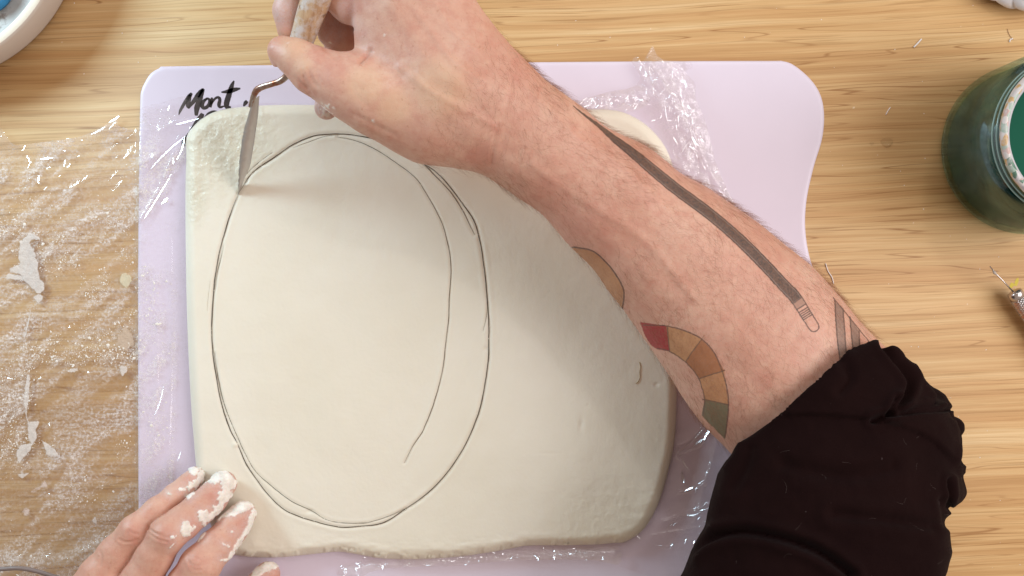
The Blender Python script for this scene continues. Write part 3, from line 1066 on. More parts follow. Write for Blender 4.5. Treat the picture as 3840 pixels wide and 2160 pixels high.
def relax(V, f, it, lam):
    for _ in range(it):
        acc = np.zeros_like(V); c = np.zeros(len(V))
        for i in range(4):
            for j in ((i + 1) % 4, (i - 1) % 4):
                for x in range(3):
                    acc[:, x] += np.bincount(f[:, i], V[f[:, j], x], len(V))
                c += np.bincount(f[:, i], minlength=len(V))
        V = V + lam * (acc / np.maximum(c, 1)[:, None] - V)
    return V


def displace(o, fn):
    v, nrm = vcoords(o), vnormals(o)
    px, py = PX(v)
    set_coords(o, v + nrm * fn(px, py, v, nrm)[:, None])


def creases(px, py, up, lines):
    r = np.zeros_like(px)
    for pts, depth, width in lines:
        dd, _ = seg_dist(px, py, smooth_poly(pts, False, 8), maxd=width * 5)
        r -= depth * np.exp(-(dd / width) ** 2) - depth * .35 * np.exp(-((dd - width * 2.2) / (width * 1.2)) ** 2)
    return r * up


# ------------------------------------------------------------------ person
person = thing("person", "pale tattooed forearm in a rolled black sleeve holding the knife, other hand pressing the slab", "person", W(2900, 1400, 0))

# --- right arm and hand
V1 = Vol((-135, -145, 12), (225, 190, 134), 1.15)
armF = V1.empty()
V1.chain(armF, [(1700, 345, 86, 256, .74), (1872, 440, 85, 200, .82), (2028, 546, 82, 192, .88), (2315, 764, 74, 220, .88), (2517, 946, 68, 258, .86), (2662, 1087, 64, 292, .84),
                (2803, 1239, 61, 322, .82), (2910, 1376, 60, 329, .82), (3080, 1560, 60, 330, .82), (3180, 1700, 60, 330, .8)], k=9)
V1.chain(armF, [(1700, 345, 86, 250, .70), (1640, 235, 88, 216, .66), (1566, 60, 92, 184, .64), (1520, -90, 96, 190, .6)], k=12)
V1.chain(armF, [(1620, 330, 84, 200, .7), (1500, 165, 84, 138, .75), (1475, 20, 88, 128, .75)], k=10)
# thumb column, heel of the hand
V1.chain(armF, [(1800, 430, 84, 150, .9), (1600, 440, 84, 140, .95), (1500, 410, 88, 118), (1392, 370, 92, 112), (1290, 318, 93, 96), (1180, 264, 93, 80)], k=10)
thumbF = V1.empty()
V1.chain(thumbF, [(1290, 318, 93, 96), (1172, 262, 93, 84), (1112, 218, 93, 67), (1058, 190, 92, 55)], k=4)
armF = smin(armF, thumbF, 3.0)
idxF = V1.empty()
V1.chain(idxF, [(1470, -30, 88, 110), (1320, 2, 84, 86), (1215, -70, 84, 70), (1110, -60, 80, 58), (1078, 40, 78, 52), (1085, 110, 76, 46)], k=3)
V1.chain(idxF, [(1395, 110, 84, 60), (1408, 180, 85, 62), (1440, 260, 85, 80)], k=5)
midF = V1.empty()
V1.chain(midF, [(1440, -40, 66, 90), (1330, -30, 62, 62), (1262, 20, 62, 58), (1240, 122, 63, 52)], k=3)
V1.chain(midF, [(1400, 60, 62, 90), (1370, 190, 58, 86), (1500, 320, 66, 110)], k=6)
V1.chain(midF, [(1330, 60, 54, 80), (1310, 190, 50, 84), (1400, 300, 56, 90)], k=6)
rngF = V1.empty()
V1.chain(rngF, [(1480, 200, 58, 70), (1330, 240, 54, 56), (1250, 330, 52, 50), (1224, 404, 50, 46)], k=3)
litF = V1.empty()
V1.chain(litF, [(1500, 290, 52, 60), (1390, 310, 47, 46), (1310, 360, 46, 44), (1298, 396, 45, 42)], k=3)
for f_ in (idxF, midF, rngF, litF):
    armF = smin(armF, f_, 1.0)
v_, q_ = V1.surface(armF)
arm = mesh_obj("arm", v_, q_, M_skin, person)

R_CR = [([(1108, 288), (1132, 316), (1165, 338)], .35, 6), ([(1136, 268), (1142, 296), (1160, 326)], .35, 6), ([(1156, 262), (1170, 296), (1192, 322)], .32, 6), ([(1178, 256), (1198, 300)], .22, 6), ([(1120, 276), (1128, 306), (1150, 334)], .3, 5),
        ([(1136, 285), (1150, 330), (1170, 350)], .35, 4), ([(1330, 430), (1400, 470), (1480, 505)], .3, 10), ([(1351, 236), (1375, 215), (1392, 190)], .9, 7),
        ([(1840, 620), (1850, 560), (1858, 500), (1866, 470)], .35, 6), ([(1400, 330), (1470, 300), (1550, 260)], .3, 14), ([(1215, 184), (1240, 200), (1262, 222)], .3, 6),
        ([(1230, 90), (1280, 95), (1330, 110)], .4, 5)]


def arm_disp(px, py, v, nrm):
    up = sstep(-.15, .25, nrm[:, 2])
    r = creases(px, py, up, R_CR)
    # tendons and soft lumps of the back of the hand and forearm
    r += .9 * (fbm(px / 170, py / 170, 3, 7) - .5) * up
    a = math.radians(42)
    u_, w_ = px * math.cos(a) + py * math.sin(a), -px * math.sin(a) + py * math.cos(a)
    r += .9 * (fbm(u_ / 420, w_ / 75, 2, 19) - .5) * sstep(1500, 1700, px)
    r += .12 * (fbm(px / 26, py / 26, 3, 22) - .5)
    for pl_, hh_, ww_ in (([(1560, 40), (1640, 150), (1700, 230), (1800, 300)], .7, 12), ([(1640, 20), (1700, 120), (1790, 190)], .5, 10), ([(1500, 250), (1600, 330), (1720, 400), (1850, 470)], .5, 13),
                          ([(1980, 330), (2150, 500), (2330, 620), (2500, 790)], .5, 14), ([(2000, 620), (2200, 760), (2420, 900), (2600, 1120)], .5, 16)):
        dk, _ = seg_dist(px, py, smooth_poly(pl_, False, 14), maxd=60)
        r += hh_ * np.exp(-(dk / ww_) ** 2)
    for pl_ in ([(1900, 480), (1890, 540), (1880, 600)], [(1925, 300), (1905, 380), (1885, 450)], [(1950, 640), (1945, 580), (1950, 520)], [(1290, 250), (1300, 290), (1330, 330)], [(1320, 330), (1345, 370), (1380, 400)]):
        dk, _ = seg_dist(px, py, smooth_poly(pl_, False, 14), maxd=40)
        r -= .22 * np.exp(-(dk / 6) ** 2)
    r += .10 * (ridge((px + py) / 34, (px - py) / 12, 2, 37) - .6) * up
    dk, _ = seg_dist(px, py, [(1395, 285), (1450, 330)])
    r += .9 * np.exp(-(dk / 55) ** 2)
    dk, _ = seg_dist(px, py, [(1470, 20), (1600, 200), (1700, 300)])
    r += .8 * np.exp(-(dk / 40) ** 2)
    dk, _ = seg_dist(px, py, [(1740, 300), (1860, 330)])
    r += .9 * np.exp(-(dk / 60) ** 2)
    return r


displace(arm, arm_disp)
v_ = vcoords(arm); px, py = PX(v_)


def blob(px, py, pts, r):
    a = np.zeros_like(px)
    for cx_, cy_, *rr in pts:
        rad = rr[0] if rr else r
        a = np.maximum(a, sstep(rad, rad * .3, np.hypot(px - cx_, py - cy_)))
    return a


fl = blob(px, py, [(1031, 205, 48), (1015, 180, 32), (1215, 195, 60), (1365, 225, 46), (1330, 130, 50), (1250, 250, 70), (2190, 880, 200), (2050, 760, 160), (1330, 0, 80), (1800, 600, 90),
                   (2860, 1420, 60), (1980, 260, 120), (1150, 320, 50), (1860, 480, 40)], 50)
fl *= .35 + .9 * fbm(px / 60, py / 60, 3, 91)
add_attr(arm, "flush", np.clip(fl, 0, 1))
add_attr(arm, "pale", np.clip(blob(px, py, [(1100, 180, 75), (1370, 320, 110), (1130, 240, 50), (1480, 400, 100), (1650, 330, 160)], 60) * .5, 0, 1))
ds = blob(px, py, [(1222, 400, 100), (1300, 400, 60), (1080, 40, 90), (1090, -40, 120), (1240, 110, 95), (1372, 130, 50), (1385, 180, 46), (1340, 90, 50), (1300, 30, 60)], 60)
ds *= sstep(110, 80, v_[:, 2])
add_attr(arm, "dust", np.clip(ds, 0, 1))
spk = blob(px, py, [(1398, 454, 7), (1445, 180, 5), (1443, 127, 5), (1236, 160, 5), (1076, 160, 4)], 5)
ring_ = blob(px, py, [(1226, 412, 42)], 40) * (fbm(px / 9, py / 9, 3, 12) > .56)
add_attr(arm, "clay", np.clip(np.maximum(spk, ring_ * .7), 0, 1))

# moles
for mx, my, mr in ((1690, 236, 7), (1708, 85, 5)):
    pass

# thumb nail
def patch(name, cpx, cpy, cz, rx, ry, normal, ang, mat, parent, bulge=.25):
    nrm = Vector(normal).normalized()
    t1 = nrm.orthogonal().normalized()
    t2 = nrm.cross(t1)
    ca, sa = math.cos(ang), math.sin(ang)
    u1, u2 = t1 * ca + t2 * sa, t2 * ca - t1 * sa
    c = Vector(W(cpx, cpy, cz))
    V, F = [], []
    K, Q = 7, 24
    V.append(c + nrm * bulge * rx)
    for i in range(1, K + 1):
        rr = i / K
        for j in range(Q):
            th = 2 * math.pi * j / Q
            cs, sn = math.cos(th), math.sin(th)
            ex = math.copysign(abs(cs) ** .8, cs) * rr
            ey = math.copysign(abs(sn) ** .8, sn) * rr
            V.append(c + u1 * ex * rx + u2 * ey * ry + nrm * (bulge * rx * (1 - rr ** 2) - .5 * ey * ey * ry * .35 - (0.35 if i == K else 0)))
    for j in range(Q):
        F.append((0, 1 + j, 1 + (j + 1) % Q))
    for i in range(1, K):
        for j in range(Q):
            a, b_ = 1 + (i - 1) * Q + j, 1 + (i - 1) * Q + (j + 1) % Q
            F.append((a, a + Q, b_ + Q, b_))
    return mesh_obj(name, np.array([tuple(q) for q in V]), F, mat, parent)


M_nail = simple_mat("fingernail", (.60, .33, .26), .42, bump_scale=400, bump_str=.1)

# --- tattoo: pigment film that follows the skin
def c4(pts): return [(2100 + x * .759, 600 + y * .759) for x, y in pts]


me = arm.data
nf = len(me.polygons)
fa = np.empty(nf * 4, np.int32); me.loops.foreach_get("vertex_index", fa); fa = fa.reshape(-1, 4)
nr = vnormals(arm)
fc = v_[fa].mean(1); fn = nr[fa].mean(1)
fpx, fpy = PX(fc)
sword = [(2150, 398, 1.5), (2200, 437, 4), (2248, 473, 7), (2298, 516, 12), (2373, 574, 17), (2460, 647, 20), (2540, 712, 21), (2643, 788, 21), (2726, 856, 21), (2802, 926, 22), (2878, 1004, 22), (2954, 1086, 23),
         (2984, 1118, 23), (3052, 1225, 21)]
swp = smooth_poly(sword, False, 12)
near, _ = seg_dist(fpx, fpy, swp[:, :2])
ringc = c4([(410, 815), (525, 820), (620, 845), (700, 885), (760, 950), (800, 1040), (825, 1130), (832, 1210), (826, 1290), (815, 1370)])
ringi = c4([(480, 930), (540, 945), (620, 998), (680, 1070), (705, 1140), (715, 1190), (708, 1262)])
near2 = sdf_poly(fpx, fpy, np.array(ringc + ringi[::-1]))
circ = c4([(60, 432), (100, 435), (170, 455), (240, 520), (290, 590), (315, 650), (310, 720), (300, 760)])
circp = circ + [(2250, 1180), (2080, 1000)]
near3 = sdf_poly(fpx, fpy, np.array(circp))
band = c4([(1335, 660), (1600, 960), (1500, 1050), (1360, 1060)])
near4 = sdf_poly(fpx, fpy, np.array(band))
sel = ((near < 40) | (near2 < 14) | (near3 < 14) | (near4 < 12)) & (fn[:, 2] > -.25)
f4 = fa[sel]
K = 5
gu, gv = np.meshgrid(np.linspace(0, 1, K + 1), np.linspace(0, 1, K + 1), indexing='ij')
wts = np.stack([(1 - gu) * (1 - gv), gu * (1 - gv), gu * gv, (1 - gu) * gv], -1).reshape(-1, 4)
tvv = np.einsum('kw,fwc->fkc', wts, v_[f4]); tnn = np.einsum('kw,fwc->fkc', wts, nr[f4])
tnn /= np.linalg.norm(tnn, axis=-1, keepdims=True)
tvv = (tvv + tnn * .10).reshape(-1, 3); tnn = tnn.reshape(-1, 3)
ii = np.arange((K + 1) ** 2).reshape(K + 1, K + 1)
q1 = np.stack([ii[:-1, :-1], ii[1:, :-1], ii[1:, 1:], ii[:-1, 1:]], -1).reshape(-1, 4)
tq = (q1[None] + (np.arange(len(f4)) * (K + 1) ** 2)[:, None, None]).reshape(-1, 4)
tpx, tpy = PX(tvv)
nzz = (fbm(tpx / 7, tpy / 7, 2, 5) - .5)
tpx2, tpy2 = tpx + nzz * 2.5, tpy + (fbm(tpx / 7, tpy / 7, 2, 15) - .5) * 2.5
rgb = np.zeros((len(tvv), 3)); al = np.zeros(len(tvv))


def paint(mask, c, a):
    m_ = np.clip(mask, 0, 1)[:, None] * a
    na = m_[:, 0] + al * (1 - m_[:, 0])
    rgb[:] = np.where(na[:, None] > 1e-6, (np.asarray(c) * m_ + rgb * (al[:, None]) * (1 - m_)) / np.maximum(na, 1e-6)[:, None], rgb)
    al[:] = na


def pfill(poly, c, a):
    paint(sstep(2, -2, sdf_poly(tpx2, tpy2, np.array(poly), maxd=None)), c, a)


def pline(pts, hw, c=(.075, .055, .05), a=.82, sm=True):
    pp = smooth_poly(pts, False, 8) if sm else np.asarray(pts, float)
    dd, _ = seg_dist(tpx2, tpy2, pp, maxd=30)
    paint(sstep(hw + 1.6, hw - 1.4, dd), c, a)


ORANGE, BROWN, LTOR, RED, GREEN = (.62, .31, .12), (.44, .17, .06), (.62, .33, .15), (.40, .018, .035), (.165, .17, .10)
pfill(circp, (.58, .30, .13), .62)
pfill(c4([(395, 800), (525, 820), (541, 945), (480, 935), (430, 900)]), RED, .93)
pfill(c4([(525, 820), (620, 845), (700, 885), (620, 998), (541, 945)]), LTOR, .72)
pfill(c4([(700, 885), (760, 950), (810, 1040), (690, 1080), (620, 998)]), BROWN, .72)
pfill(c4([(690, 1080), (810, 1040), (832, 1210), (715, 1190)]), ORANGE, .62)
pfill(c4([(715, 1185), (832, 1210), (815, 1380), (700, 1262)]), GREEN, .9)
pline(ringc, 2.0); pline(ringi, 1.8); pline(circ, 2.4)
for l_ in ([(530, 825), (541, 945)], [(700, 885), (655, 945), (620, 998)], [(690, 1080), (750, 1060), (812, 1040)], [(705, 1182), (770, 1195), (832, 1210)]):
    pline(c4(l_), 1.8)
# sword-like strip with pale inner lines and a barred tip
dd, arc = seg_dist(tpx2, tpy2, swp[:, :2], maxd=60)
al_s = np.concatenate([[0], np.cumsum(np.linalg.norm(np.diff(swp[:, :2], axis=0), axis=1))])
wid = np.interp(arc, al_s, swp[:, 2])
total = al_s[-1]
tipa = total - 118
main = sstep(1.5, -1.5, dd - wid) * (arc < tipa)
paint(main, (.070, .056, .052), .88)
paint(sstep(3.4, 1.0, np.abs(dd - wid + 1)) * main * (arc > 200), (.030, .024, .024), .8)
paint(sstep(2.6, .8, np.abs(dd - wid * .74)) * main * (arc > 330), (.30, .23, .20), .55)
tip = (arc >= tipa - 2)
paint(sstep(3.2, .8, np.abs(dd - wid + 2)) * tip, (.075, .055, .05), .85)
for sb in (2, 30, 44, 52, 60, 68, 76):
    paint(sstep(3.4, 1.0, np.abs(arc - tipa - sb)) * (dd < wid) * tip, (.075, .055, .05), .8)
paint((dd < wid - 1) * tip * (arc < tipa + 30), (.20, .16, .14), .35)
# banded lines next to the cuff
bl = [[(1358, 695), (1364, 800), (1372, 900), (1388, 1020)], [(1398, 735), (1406, 830), (1415, 960), (1422, 1010)], [(1432, 775), (1440, 860), (1450, 960), (1455, 1000)], [(1478, 845), (1482, 930), (1486, 990)]]
pfill(c4(bl[0] + bl[1][::-1]), (.22, .185, .16), .55)
pfill(c4(bl[2] + bl[3][::-1]), (.22, .185, .16), .55)
for l_ in bl:
    pline(c4(l_), 2.3)
pline(c4([(1350, 680), (1440, 790), (1530, 900)]), 1.6)
al *= .90 + .14 * nzz
keepf = al.reshape(-1, (K + 1) ** 2).max(1) > .02
fm = np.repeat(keepf, K * K)
tq = tq[fm]
used, inv = np.unique(tq, return_inverse=True)
tq = inv.reshape(-1, 4)
mtt, nt_, out_ = mat_new("tattoo_ink")
b = NB(nt_)
at = b.attr("ink")
pos = geo_pos(b)
nn_ = b.noise(pos, 900, 3, .7)
cc = b.mix(b.maprange(nn_, .35, .7, 0, .22), at.outputs['Color'], (.60, .33, .22, 1))
p_ = b.principled(Base_Color=cc, Roughness=.5)
b.link(b.bump(nn_, .2, .0002), p_.inputs['Normal'])
tr_ = b.n('ShaderNodeBsdfTransparent')
ms = b.n('ShaderNodeMixShader')
b.link(b.math('MULTIPLY', at.outputs['Alpha'], b.maprange(nn_, .3, .6, 1, .86)), ms.inputs[0]); b.link(tr_.outputs[0], ms.inputs[1]); b.link(p_.outputs[0], ms.inputs[2])
b.link(ms.outputs[0], out_.inputs[0])
tat = mesh_obj("tattoo", tvv[used], tq, mtt, person)
add_col(tat, "ink", np.concatenate([rgb, al[:, None]], 1)[used])
tat.data.normals_split_custom_set_from_vertices([tuple(map(float, a_)) for a_ in tnn[used]])
tat["label"] = "grey sword shape, ring of coloured segments and bands inked on the forearm"

# --- nail on the thumb
patch("fingernail", 1022, 213, 95.6, 5.4, 4.6, (-.66, -.42, .62), 0.6, M_nail, person, .13)
# moles
M_mole = simple_mat("mole", (.34, .13, .07), .6)


# --- arm hair
def hair(parent, src, n_, sel_fn, mat, name, len_rng, width, dir_fn, lift_fn, seed):
    rg = np.random.default_rng(seed)
    vv, nn = vcoords(src), vnormals(src)
    hx, hy = PX(vv)
    wgt = sel_fn(hx, hy, vv, nn)
    pk = rg.choice(len(vv), n_, p=wgt / wgt.sum())
    P0 = vv[pk] + rg.normal(0, .5, (n_, 3)) * .9
    N0 = nn[pk]
    P0 -= N0 * (((P0 - vv[pk]) * N0).sum(1))[:, None]
    D = dir_fn(hx[pk], hy[pk], rg)
    D = np.stack([np.cos(D), -np.sin(D), np.zeros(n_)], 1)
    D -= N0 * (D * N0).sum(1)[:, None]
    D /= np.linalg.norm(D, axis=1)[:, None] + 1e-6
    L = rg.uniform(*len_rng, n_)
    lift = lift_fn(hx[pk], hy[pk], N0, rg)
    curl = rg.normal(0, .55, n_)
    side = np.cross(N0, D)
    K_ = 6
    pts = []
    for i in range(K_ + 1):
        s__ = i / K_
        q = P0 + D * (L * s__)[:, None] * np.cos(curl * s__)[:, None] + side * (L * s__ * np.sin(curl * s__))[:, None] + N0 * (L * lift * (s__ - .55 * s__ ** 2) + .05)[:, None]
        pts.append(q)
    pts = np.stack(pts, 1)
    view = np.array([0, 0, 1.0])
    tg = np.gradient(pts, axis=1)
    sd_ = np.cross(tg, view); sd_ /= np.linalg.norm(sd_, axis=-1, keepdims=True) + 1e-9
    tp = (1 - .75 * np.linspace(0, 1, K_ + 1))[None, :, None] * width
    a_, b_ = pts + sd_ * tp, pts - sd_ * tp
    V = np.stack([a_, b_], 2).reshape(-1, 3)
    base_ = (np.arange(n_) * (K_ + 1) * 2)[:, None]
    k_ = np.arange(K_)[None] * 2
    F = np.stack([base_ + k_, base_ + k_ + 1, base_ + k_ + 3, base_ + k_ + 2], -1).reshape(-1, 4)
    o_ = mesh_obj(name, V, F, mat, parent)
    o_["kind"] = "stuff"
    return o_


M_hair = simple_mat("body_hair", (.25, .095, .04), .5)


def hsel(px, py, v, n):
    u_ = (px - 1700) * .74 + (py - 340) * .67
    dens = sstep(-150, 260, u_) * (.35 + .65 * sstep(.42, .58, fbm(px / 120, py / 120, 3, 51)))
    edge_ = sstep(.25, .0, n[:, 2]) * sstep(-.2, .3, n[:, 0] + n[:, 1]) * 1.6
    return (dens * (.35 + edge_)) * (n[:, 2] > -.25) * (px > 1560) * (px < 3280)


def hdir(px, py, rg):
    base_ = 1.25 + 1.1 * (fbm(px / 260, py / 260, 2, 61) - .5) * 2
    return base_ + rg.normal(0, .42, len(px))


def hlift(px, py, n, rg):
    return np.where(n[:, 2] < .35, rg.uniform(.25, .8, len(px)), rg.uniform(.02, .22, len(px)))


hair(person, arm, 9000, hsel, M_hair, "arm_hair", (4, 10), .023, hdir, hlift, 3)

# ------------------------------------------------------------------ left hand
V2 = Vol((-285, -205, 4), (-95, -85, 62), .75)


def c3(x, y, z, r, *a): return (250 + x * .352, 1650 + y * .352, z, r * .352, *a)


fingers = {
    'little': [c3(1372, 378, 16, 96), c3(1290, 480, 18, 112), c3(1150, 590, 22, 116), c3(960, 745, 28, 128), c3(720, 970, 33, 160), c3(520, 1210, 31, 178), c3(340, 1440, 31, 200), c3(150, 1760, 32, 240)],
    'ring': [c3(1672, 470, 20, 142), c3(1545, 625, 23, 158), c3(1400, 745, 27, 168), c3(1240, 880, 32, 178), c3(1075, 1010, 37, 186), c3(935, 1230, 34, 196), c3(800, 1470, 32, 215), c3(600, 1850, 34, 250)],
    'middle': [c3(1880, 790, 20, 138), c3(1765, 945, 23, 160), c3(1600, 1130, 29, 182), c3(1420, 1340, 35, 212), c3(1290, 1560, 33, 225), c3(1050, 1950, 36, 260)],
    'index': [c3(2140, 1430, 13, 136), c3(2060, 1560, 16, 155), c3(1900, 1760, 22, 175), c3(1650, 2000, 28, 200), c3(1450, 2200, 34, 240)],
}
LF = None
for nm, ch in fingers.items():
    f_ = V2.empty()
    V2.chain(f_, ch, zs=.93, k=3)
    LF = f_ if LF is None else smin(LF, f_, .55)
pf = V2.empty()
V2.chain(pf, [c3(300, 1750, 32, 330, .7), c3(800, 2000, 34, 420, .65), c3(1300, 2250, 34, 400, .65)], k=8)
LF = smin(LF, pf, 5)
v_, q_ = V2.surface(LF)
lhand = mesh_obj("hand", v_, q_, M_skin, person)


def cc3(pts): return [(250 + x * .352, 1650 + y * .352) for x, y in pts]


L_CR = [(cc3([(870, 930), (930, 985), (1020, 1010)]), .35, 4), (cc3([(880, 990), (960, 1050), (1070, 1085)]), .4, 4), (cc3([(900, 960), (980, 1020), (1080, 1040), (1110, 1030)]), .35, 4),
        (cc3([(1290, 1270), (1340, 1330), (1420, 1340), (1440, 1300)]), .3, 4), (cc3([(1300, 1310), (1340, 1370), (1420, 1380)]), .3, 4), (cc3([(1290, 1240), (1360, 1250), (1430, 1280)]), .25, 4),
        (cc3([(1300, 600), (1370, 640), (1440, 660)]), .2, 3.5), (cc3([(560, 1060), (620, 1085), (700, 1080), (760, 1060)]), .4, 4), (cc3([(640, 1000), (660, 960), (700, 990), (760, 1000)]), .3, 4),
        (cc3([(350, 1180), (370, 1250), (350, 1340)]), .25, 5), (cc3([(950, 600), (1010, 660), (1090, 680)]), .2, 3.5), (cc3([(860, 900), (870, 950), (850, 1010)]), .25, 4),
        (cc3([(1530, 450), (1560, 520), (1640, 540)]), .25, 4), (cc3([(1450, 790), (1480, 850)]), .2, 4)]


def lh_disp(px, py, v, nrm):
    up = sstep(-.1, .3, nrm[:, 2])
    return creases(px, py, up, L_CR) + .5 * (fbm(px / 60, py / 60, 3, 3) - .5) * up + .10 * (fbm(px / 14, py / 14, 3, 9) - .5)


displace(lhand, lh_disp)
v_ = vcoords(lhand); px, py = PX(v_)
nz_ = fbm(px / 16, py / 16, 4, 77) - .5
nf_ = fbm(px / 5, py / 5, 2, 78) - .5


def soft(poly, amp=14):
    return -(sdf_poly(px, py, np.array(cc3(poly))) + amp * 2 * nz_ + 5 * nf_)


cl = np.full(len(px), -50.0)
for pol, am in (([(1280, 300), (1360, 275), (1430, 300), (1400, 340), (1370, 390), (1330, 350), (1290, 330)], 10),
                ([(1420, 310), (1465, 350), (1465, 440), (1400, 500), (1290, 540), (1270, 500), (1350, 430), (1400, 370)], 16),
                ([(1190, 510), (1260, 505), (1270, 535), (1200, 545)], 3), ([(1075, 560), (1120, 575), (1110, 590), (1080, 575)], 2),
                ([(1520, 440), (1560, 370), (1640, 330), (1740, 350), (1810, 430), (1790, 520), (1700, 560), (1640, 520), (1640, 440), (1590, 470)], 12),
                ([(1640, 520), (1780, 500), (1760, 620), (1660, 700), (1560, 780), (1610, 650)], 22),
                ([(1250, 600), (1350, 550), (1360, 580), (1300, 620)], 6),
                ([(1400, 760), (1500, 740), (1520, 780), (1640, 700), (1700, 660), (1620, 780), (1500, 880), (1470, 920), (1390, 850)], 12),
                ([(1240, 860), (1300, 870), (1340, 950), (1310, 1020), (1250, 1030), (1210, 970)], 7), ([(1350, 910), (1375, 915), (1365, 950), (1350, 945)], 2),
                ([(1590, 870), (1700, 750), (1850, 650), (1960, 650), (1990, 710), (1880, 770), (1780, 800), (1700, 810)], 6),
                ([(1985, 720), (2025, 780), (1980, 900), (1900, 1040), (1790, 1200), (1700, 1290), (1630, 1290), (1620, 1270), (1710, 1270), (1810, 1080), (1900, 940), (1940, 830)], 9),
                ([(1400, 1080), (1430, 1010), (1480, 980), (1460, 1030)], 4), ([(1960, 1449), (2010, 1370), (2120, 1300), (2240, 1300), (2280, 1340), (2200, 1380), (2120, 1400), (2060, 1440), (2000, 1500)], 6),
                ([(1660, 1100), (1740, 1130), (1735, 1145), (1660, 1110)], 2), ([(1755, 965), (1775, 965), (1770, 985), (1755, 985)], 2), ([(1085, 1155), (1140, 1100), (1145, 1105), (1095, 1155)], 2),
                ([(1110, 1030), (1160, 1025), (1150, 1050), (1120, 1045)], 5)):
    cl = np.maximum(cl, soft(pol, am))
clm = sstep(-1.5, 1.5, cl)
add_attr(lhand, "clay", clm)
v_ = v_ + vnormals(lhand) * (clm * (.35 + .5 * np.clip(nz_ + .3, 0, 1)))[:, None]
set_coords(lhand, v_)
add_attr(lhand, "dust", np.clip(sstep(-34, 4, cl) * .55 * (.4 + 1.4 * (nf_ + .4)), 0, 1))
add_attr(lhand, "flush", np.clip(blob(px, py, [(*p_, r_) for p_, r_ in ((cc3([(1600, 620)])[0], 70), (cc3([(1900, 900)])[0], 46), (cc3([(1060, 1030)])[0], 55), (cc3([(1370, 1310)])[0], 60), (cc3([(700, 1030)])[0], 55),
                                                                         (cc3([(1350, 920)])[0], 45), (cc3([(1180, 1350)])[0], 60), (cc3([(2200, 1440)])[0], 60), (cc3([(1310, 420)])[0], 30))], 50)
                                 * (.4 + .9 * fbm(px / 30, py / 30, 3, 4)), 0, 1))
add_attr(lhand, "pale", px * 0)
# nails, mostly covered in slip
M_nailc = simple_mat("clay_smeared_nail", (.70, .55, .47), .5, bump_scale=700, bump_str=.5, bump_dist=.0006, var=.3)

# ------------------------------------------------------------------ sleeve
def c5(pts): return [(2500 + x * .628, 1250 + y * .628) for x, y in pts]


sil = c5([(420, 662), (480, 625), (560, 570), (640, 515), (700, 480), (780, 410), (850, 345), (940, 262), (1030, 185), (1090, 122), (1140, 92), (1190, 70), (1232, 66), (1270, 88), (1310, 95), (1370, 110), (1420, 150), (1470, 195), (1510, 250),
           (1560, 310), (1610, 350), (1650, 395), (1668, 440), (1672, 470), (1710, 495), (1742, 530), (1752, 580), (1744, 640), (1746, 700), (1748, 775), (1775, 840), (1800, 900), (1816, 950), (1800, 985), (1775, 1012), (1735, 1030),
           (1690, 1031), (1680, 1070), (1666, 1130), (1684, 1190), (1700, 1280), (1690, 1360), (1662, 1449), (1640, 1600), (1640, 1900), (0, 1900), (20, 1560), (90, 1440), (150, 1290), (205, 1190), (230, 1150), (240, 1090), (262, 990),
           (290, 900), (306, 840), (345, 775), (390, 720)])
V3 = Vol((72, -215, 6), (245, -22, 165), 1.3)
SF = V3.empty()
V3.chain(SF, [(2960, 1440, 60, 372, .88), (3080, 1590, 60, 400, .86), (3110, 1750, 64, 460, .78), (3080, 2000, 72, 540, .70), (3060, 2400, 84, 620, .66)], k=12)
V3.chain(SF, [(3200, 1420, 52, 240, .8), (3380, 1520, 48, 200, .8), (3480, 1680, 44, 160, .8), (3530, 1850, 40, 120, .8)], k=10)
V3.chain(SF, [(3200, 1900, 60, 380, .8), (3240, 2300, 66, 420, .7)], k=12)
X3, Y3, Z3 = np.meshgrid(*V3.ax, indexing='ij')
k3 = S / (1 - Z3 / H)
gx, gy = CX + X3 * k3, CY - Y3 * k3
silp = smooth_poly(sil, True, 22)
# silhouette limit, evaluated on a coarse lattice and looked up
lx, ly = np.arange(2400, 3900, 6.0), np.arange(1150, 2900, 6.0)
LX, LY = np.meshgrid(lx, ly, indexing='ij')
LD = sdf_poly(LX, LY, silp)
ix = np.clip((gx - lx[0]) / 6, 0, len(lx) - 1.01); iy = np.clip((gy - ly[0]) / 6, 0, len(ly) - 1.01)
i0, j0 = ix.astype(int), iy.astype(int); tx_, ty_ = ix - i0, iy - j0
SD2 = (LD[i0, j0] * (1 - tx_) * (1 - ty_) + LD[i0 + 1, j0] * tx_ * (1 - ty_) + LD[i0, j0 + 1] * (1 - tx_) * ty_ + LD[i0 + 1, j0 + 1] * tx_ * ty_) * (1 - Z3 / H) / S
cuffline = np.array(c5([(420, 662), (560, 570), (700, 480), (850, 345), (1030, 185), (1140, 92), (1232, 66)]))
cd, _ = seg_dist(LX, LY, cuffline)
CD = cd[np.round(ix).astype(int), np.round(iy).astype(int)] * (1 - Z3 / H) / S
kk = np.where(CD < 14, 3.0, 9.0)
SF = -smin(-SF, -SD2.astype(np.float32), kk)
del X3, Y3, Z3, gx, gy, CD, kk, ix, iy, i0, j0, tx_, ty_, k3
v_, q_ = V3.surface(SF)
hem = c5([(380, 720), (500, 600), (600, 545), (720, 492), (850, 486), (980, 492), (1120, 505), (1250, 522), (1400, 560), (1500, 595), (1600, 660), (1700, 765), (1745, 850)])
hempoly = np.array(hem + c5([(2200, 700), (1800, -200), (900, -100), (200, 500)]))
slv = mesh_obj("sleeve", v_, q_, M_cloth, person)


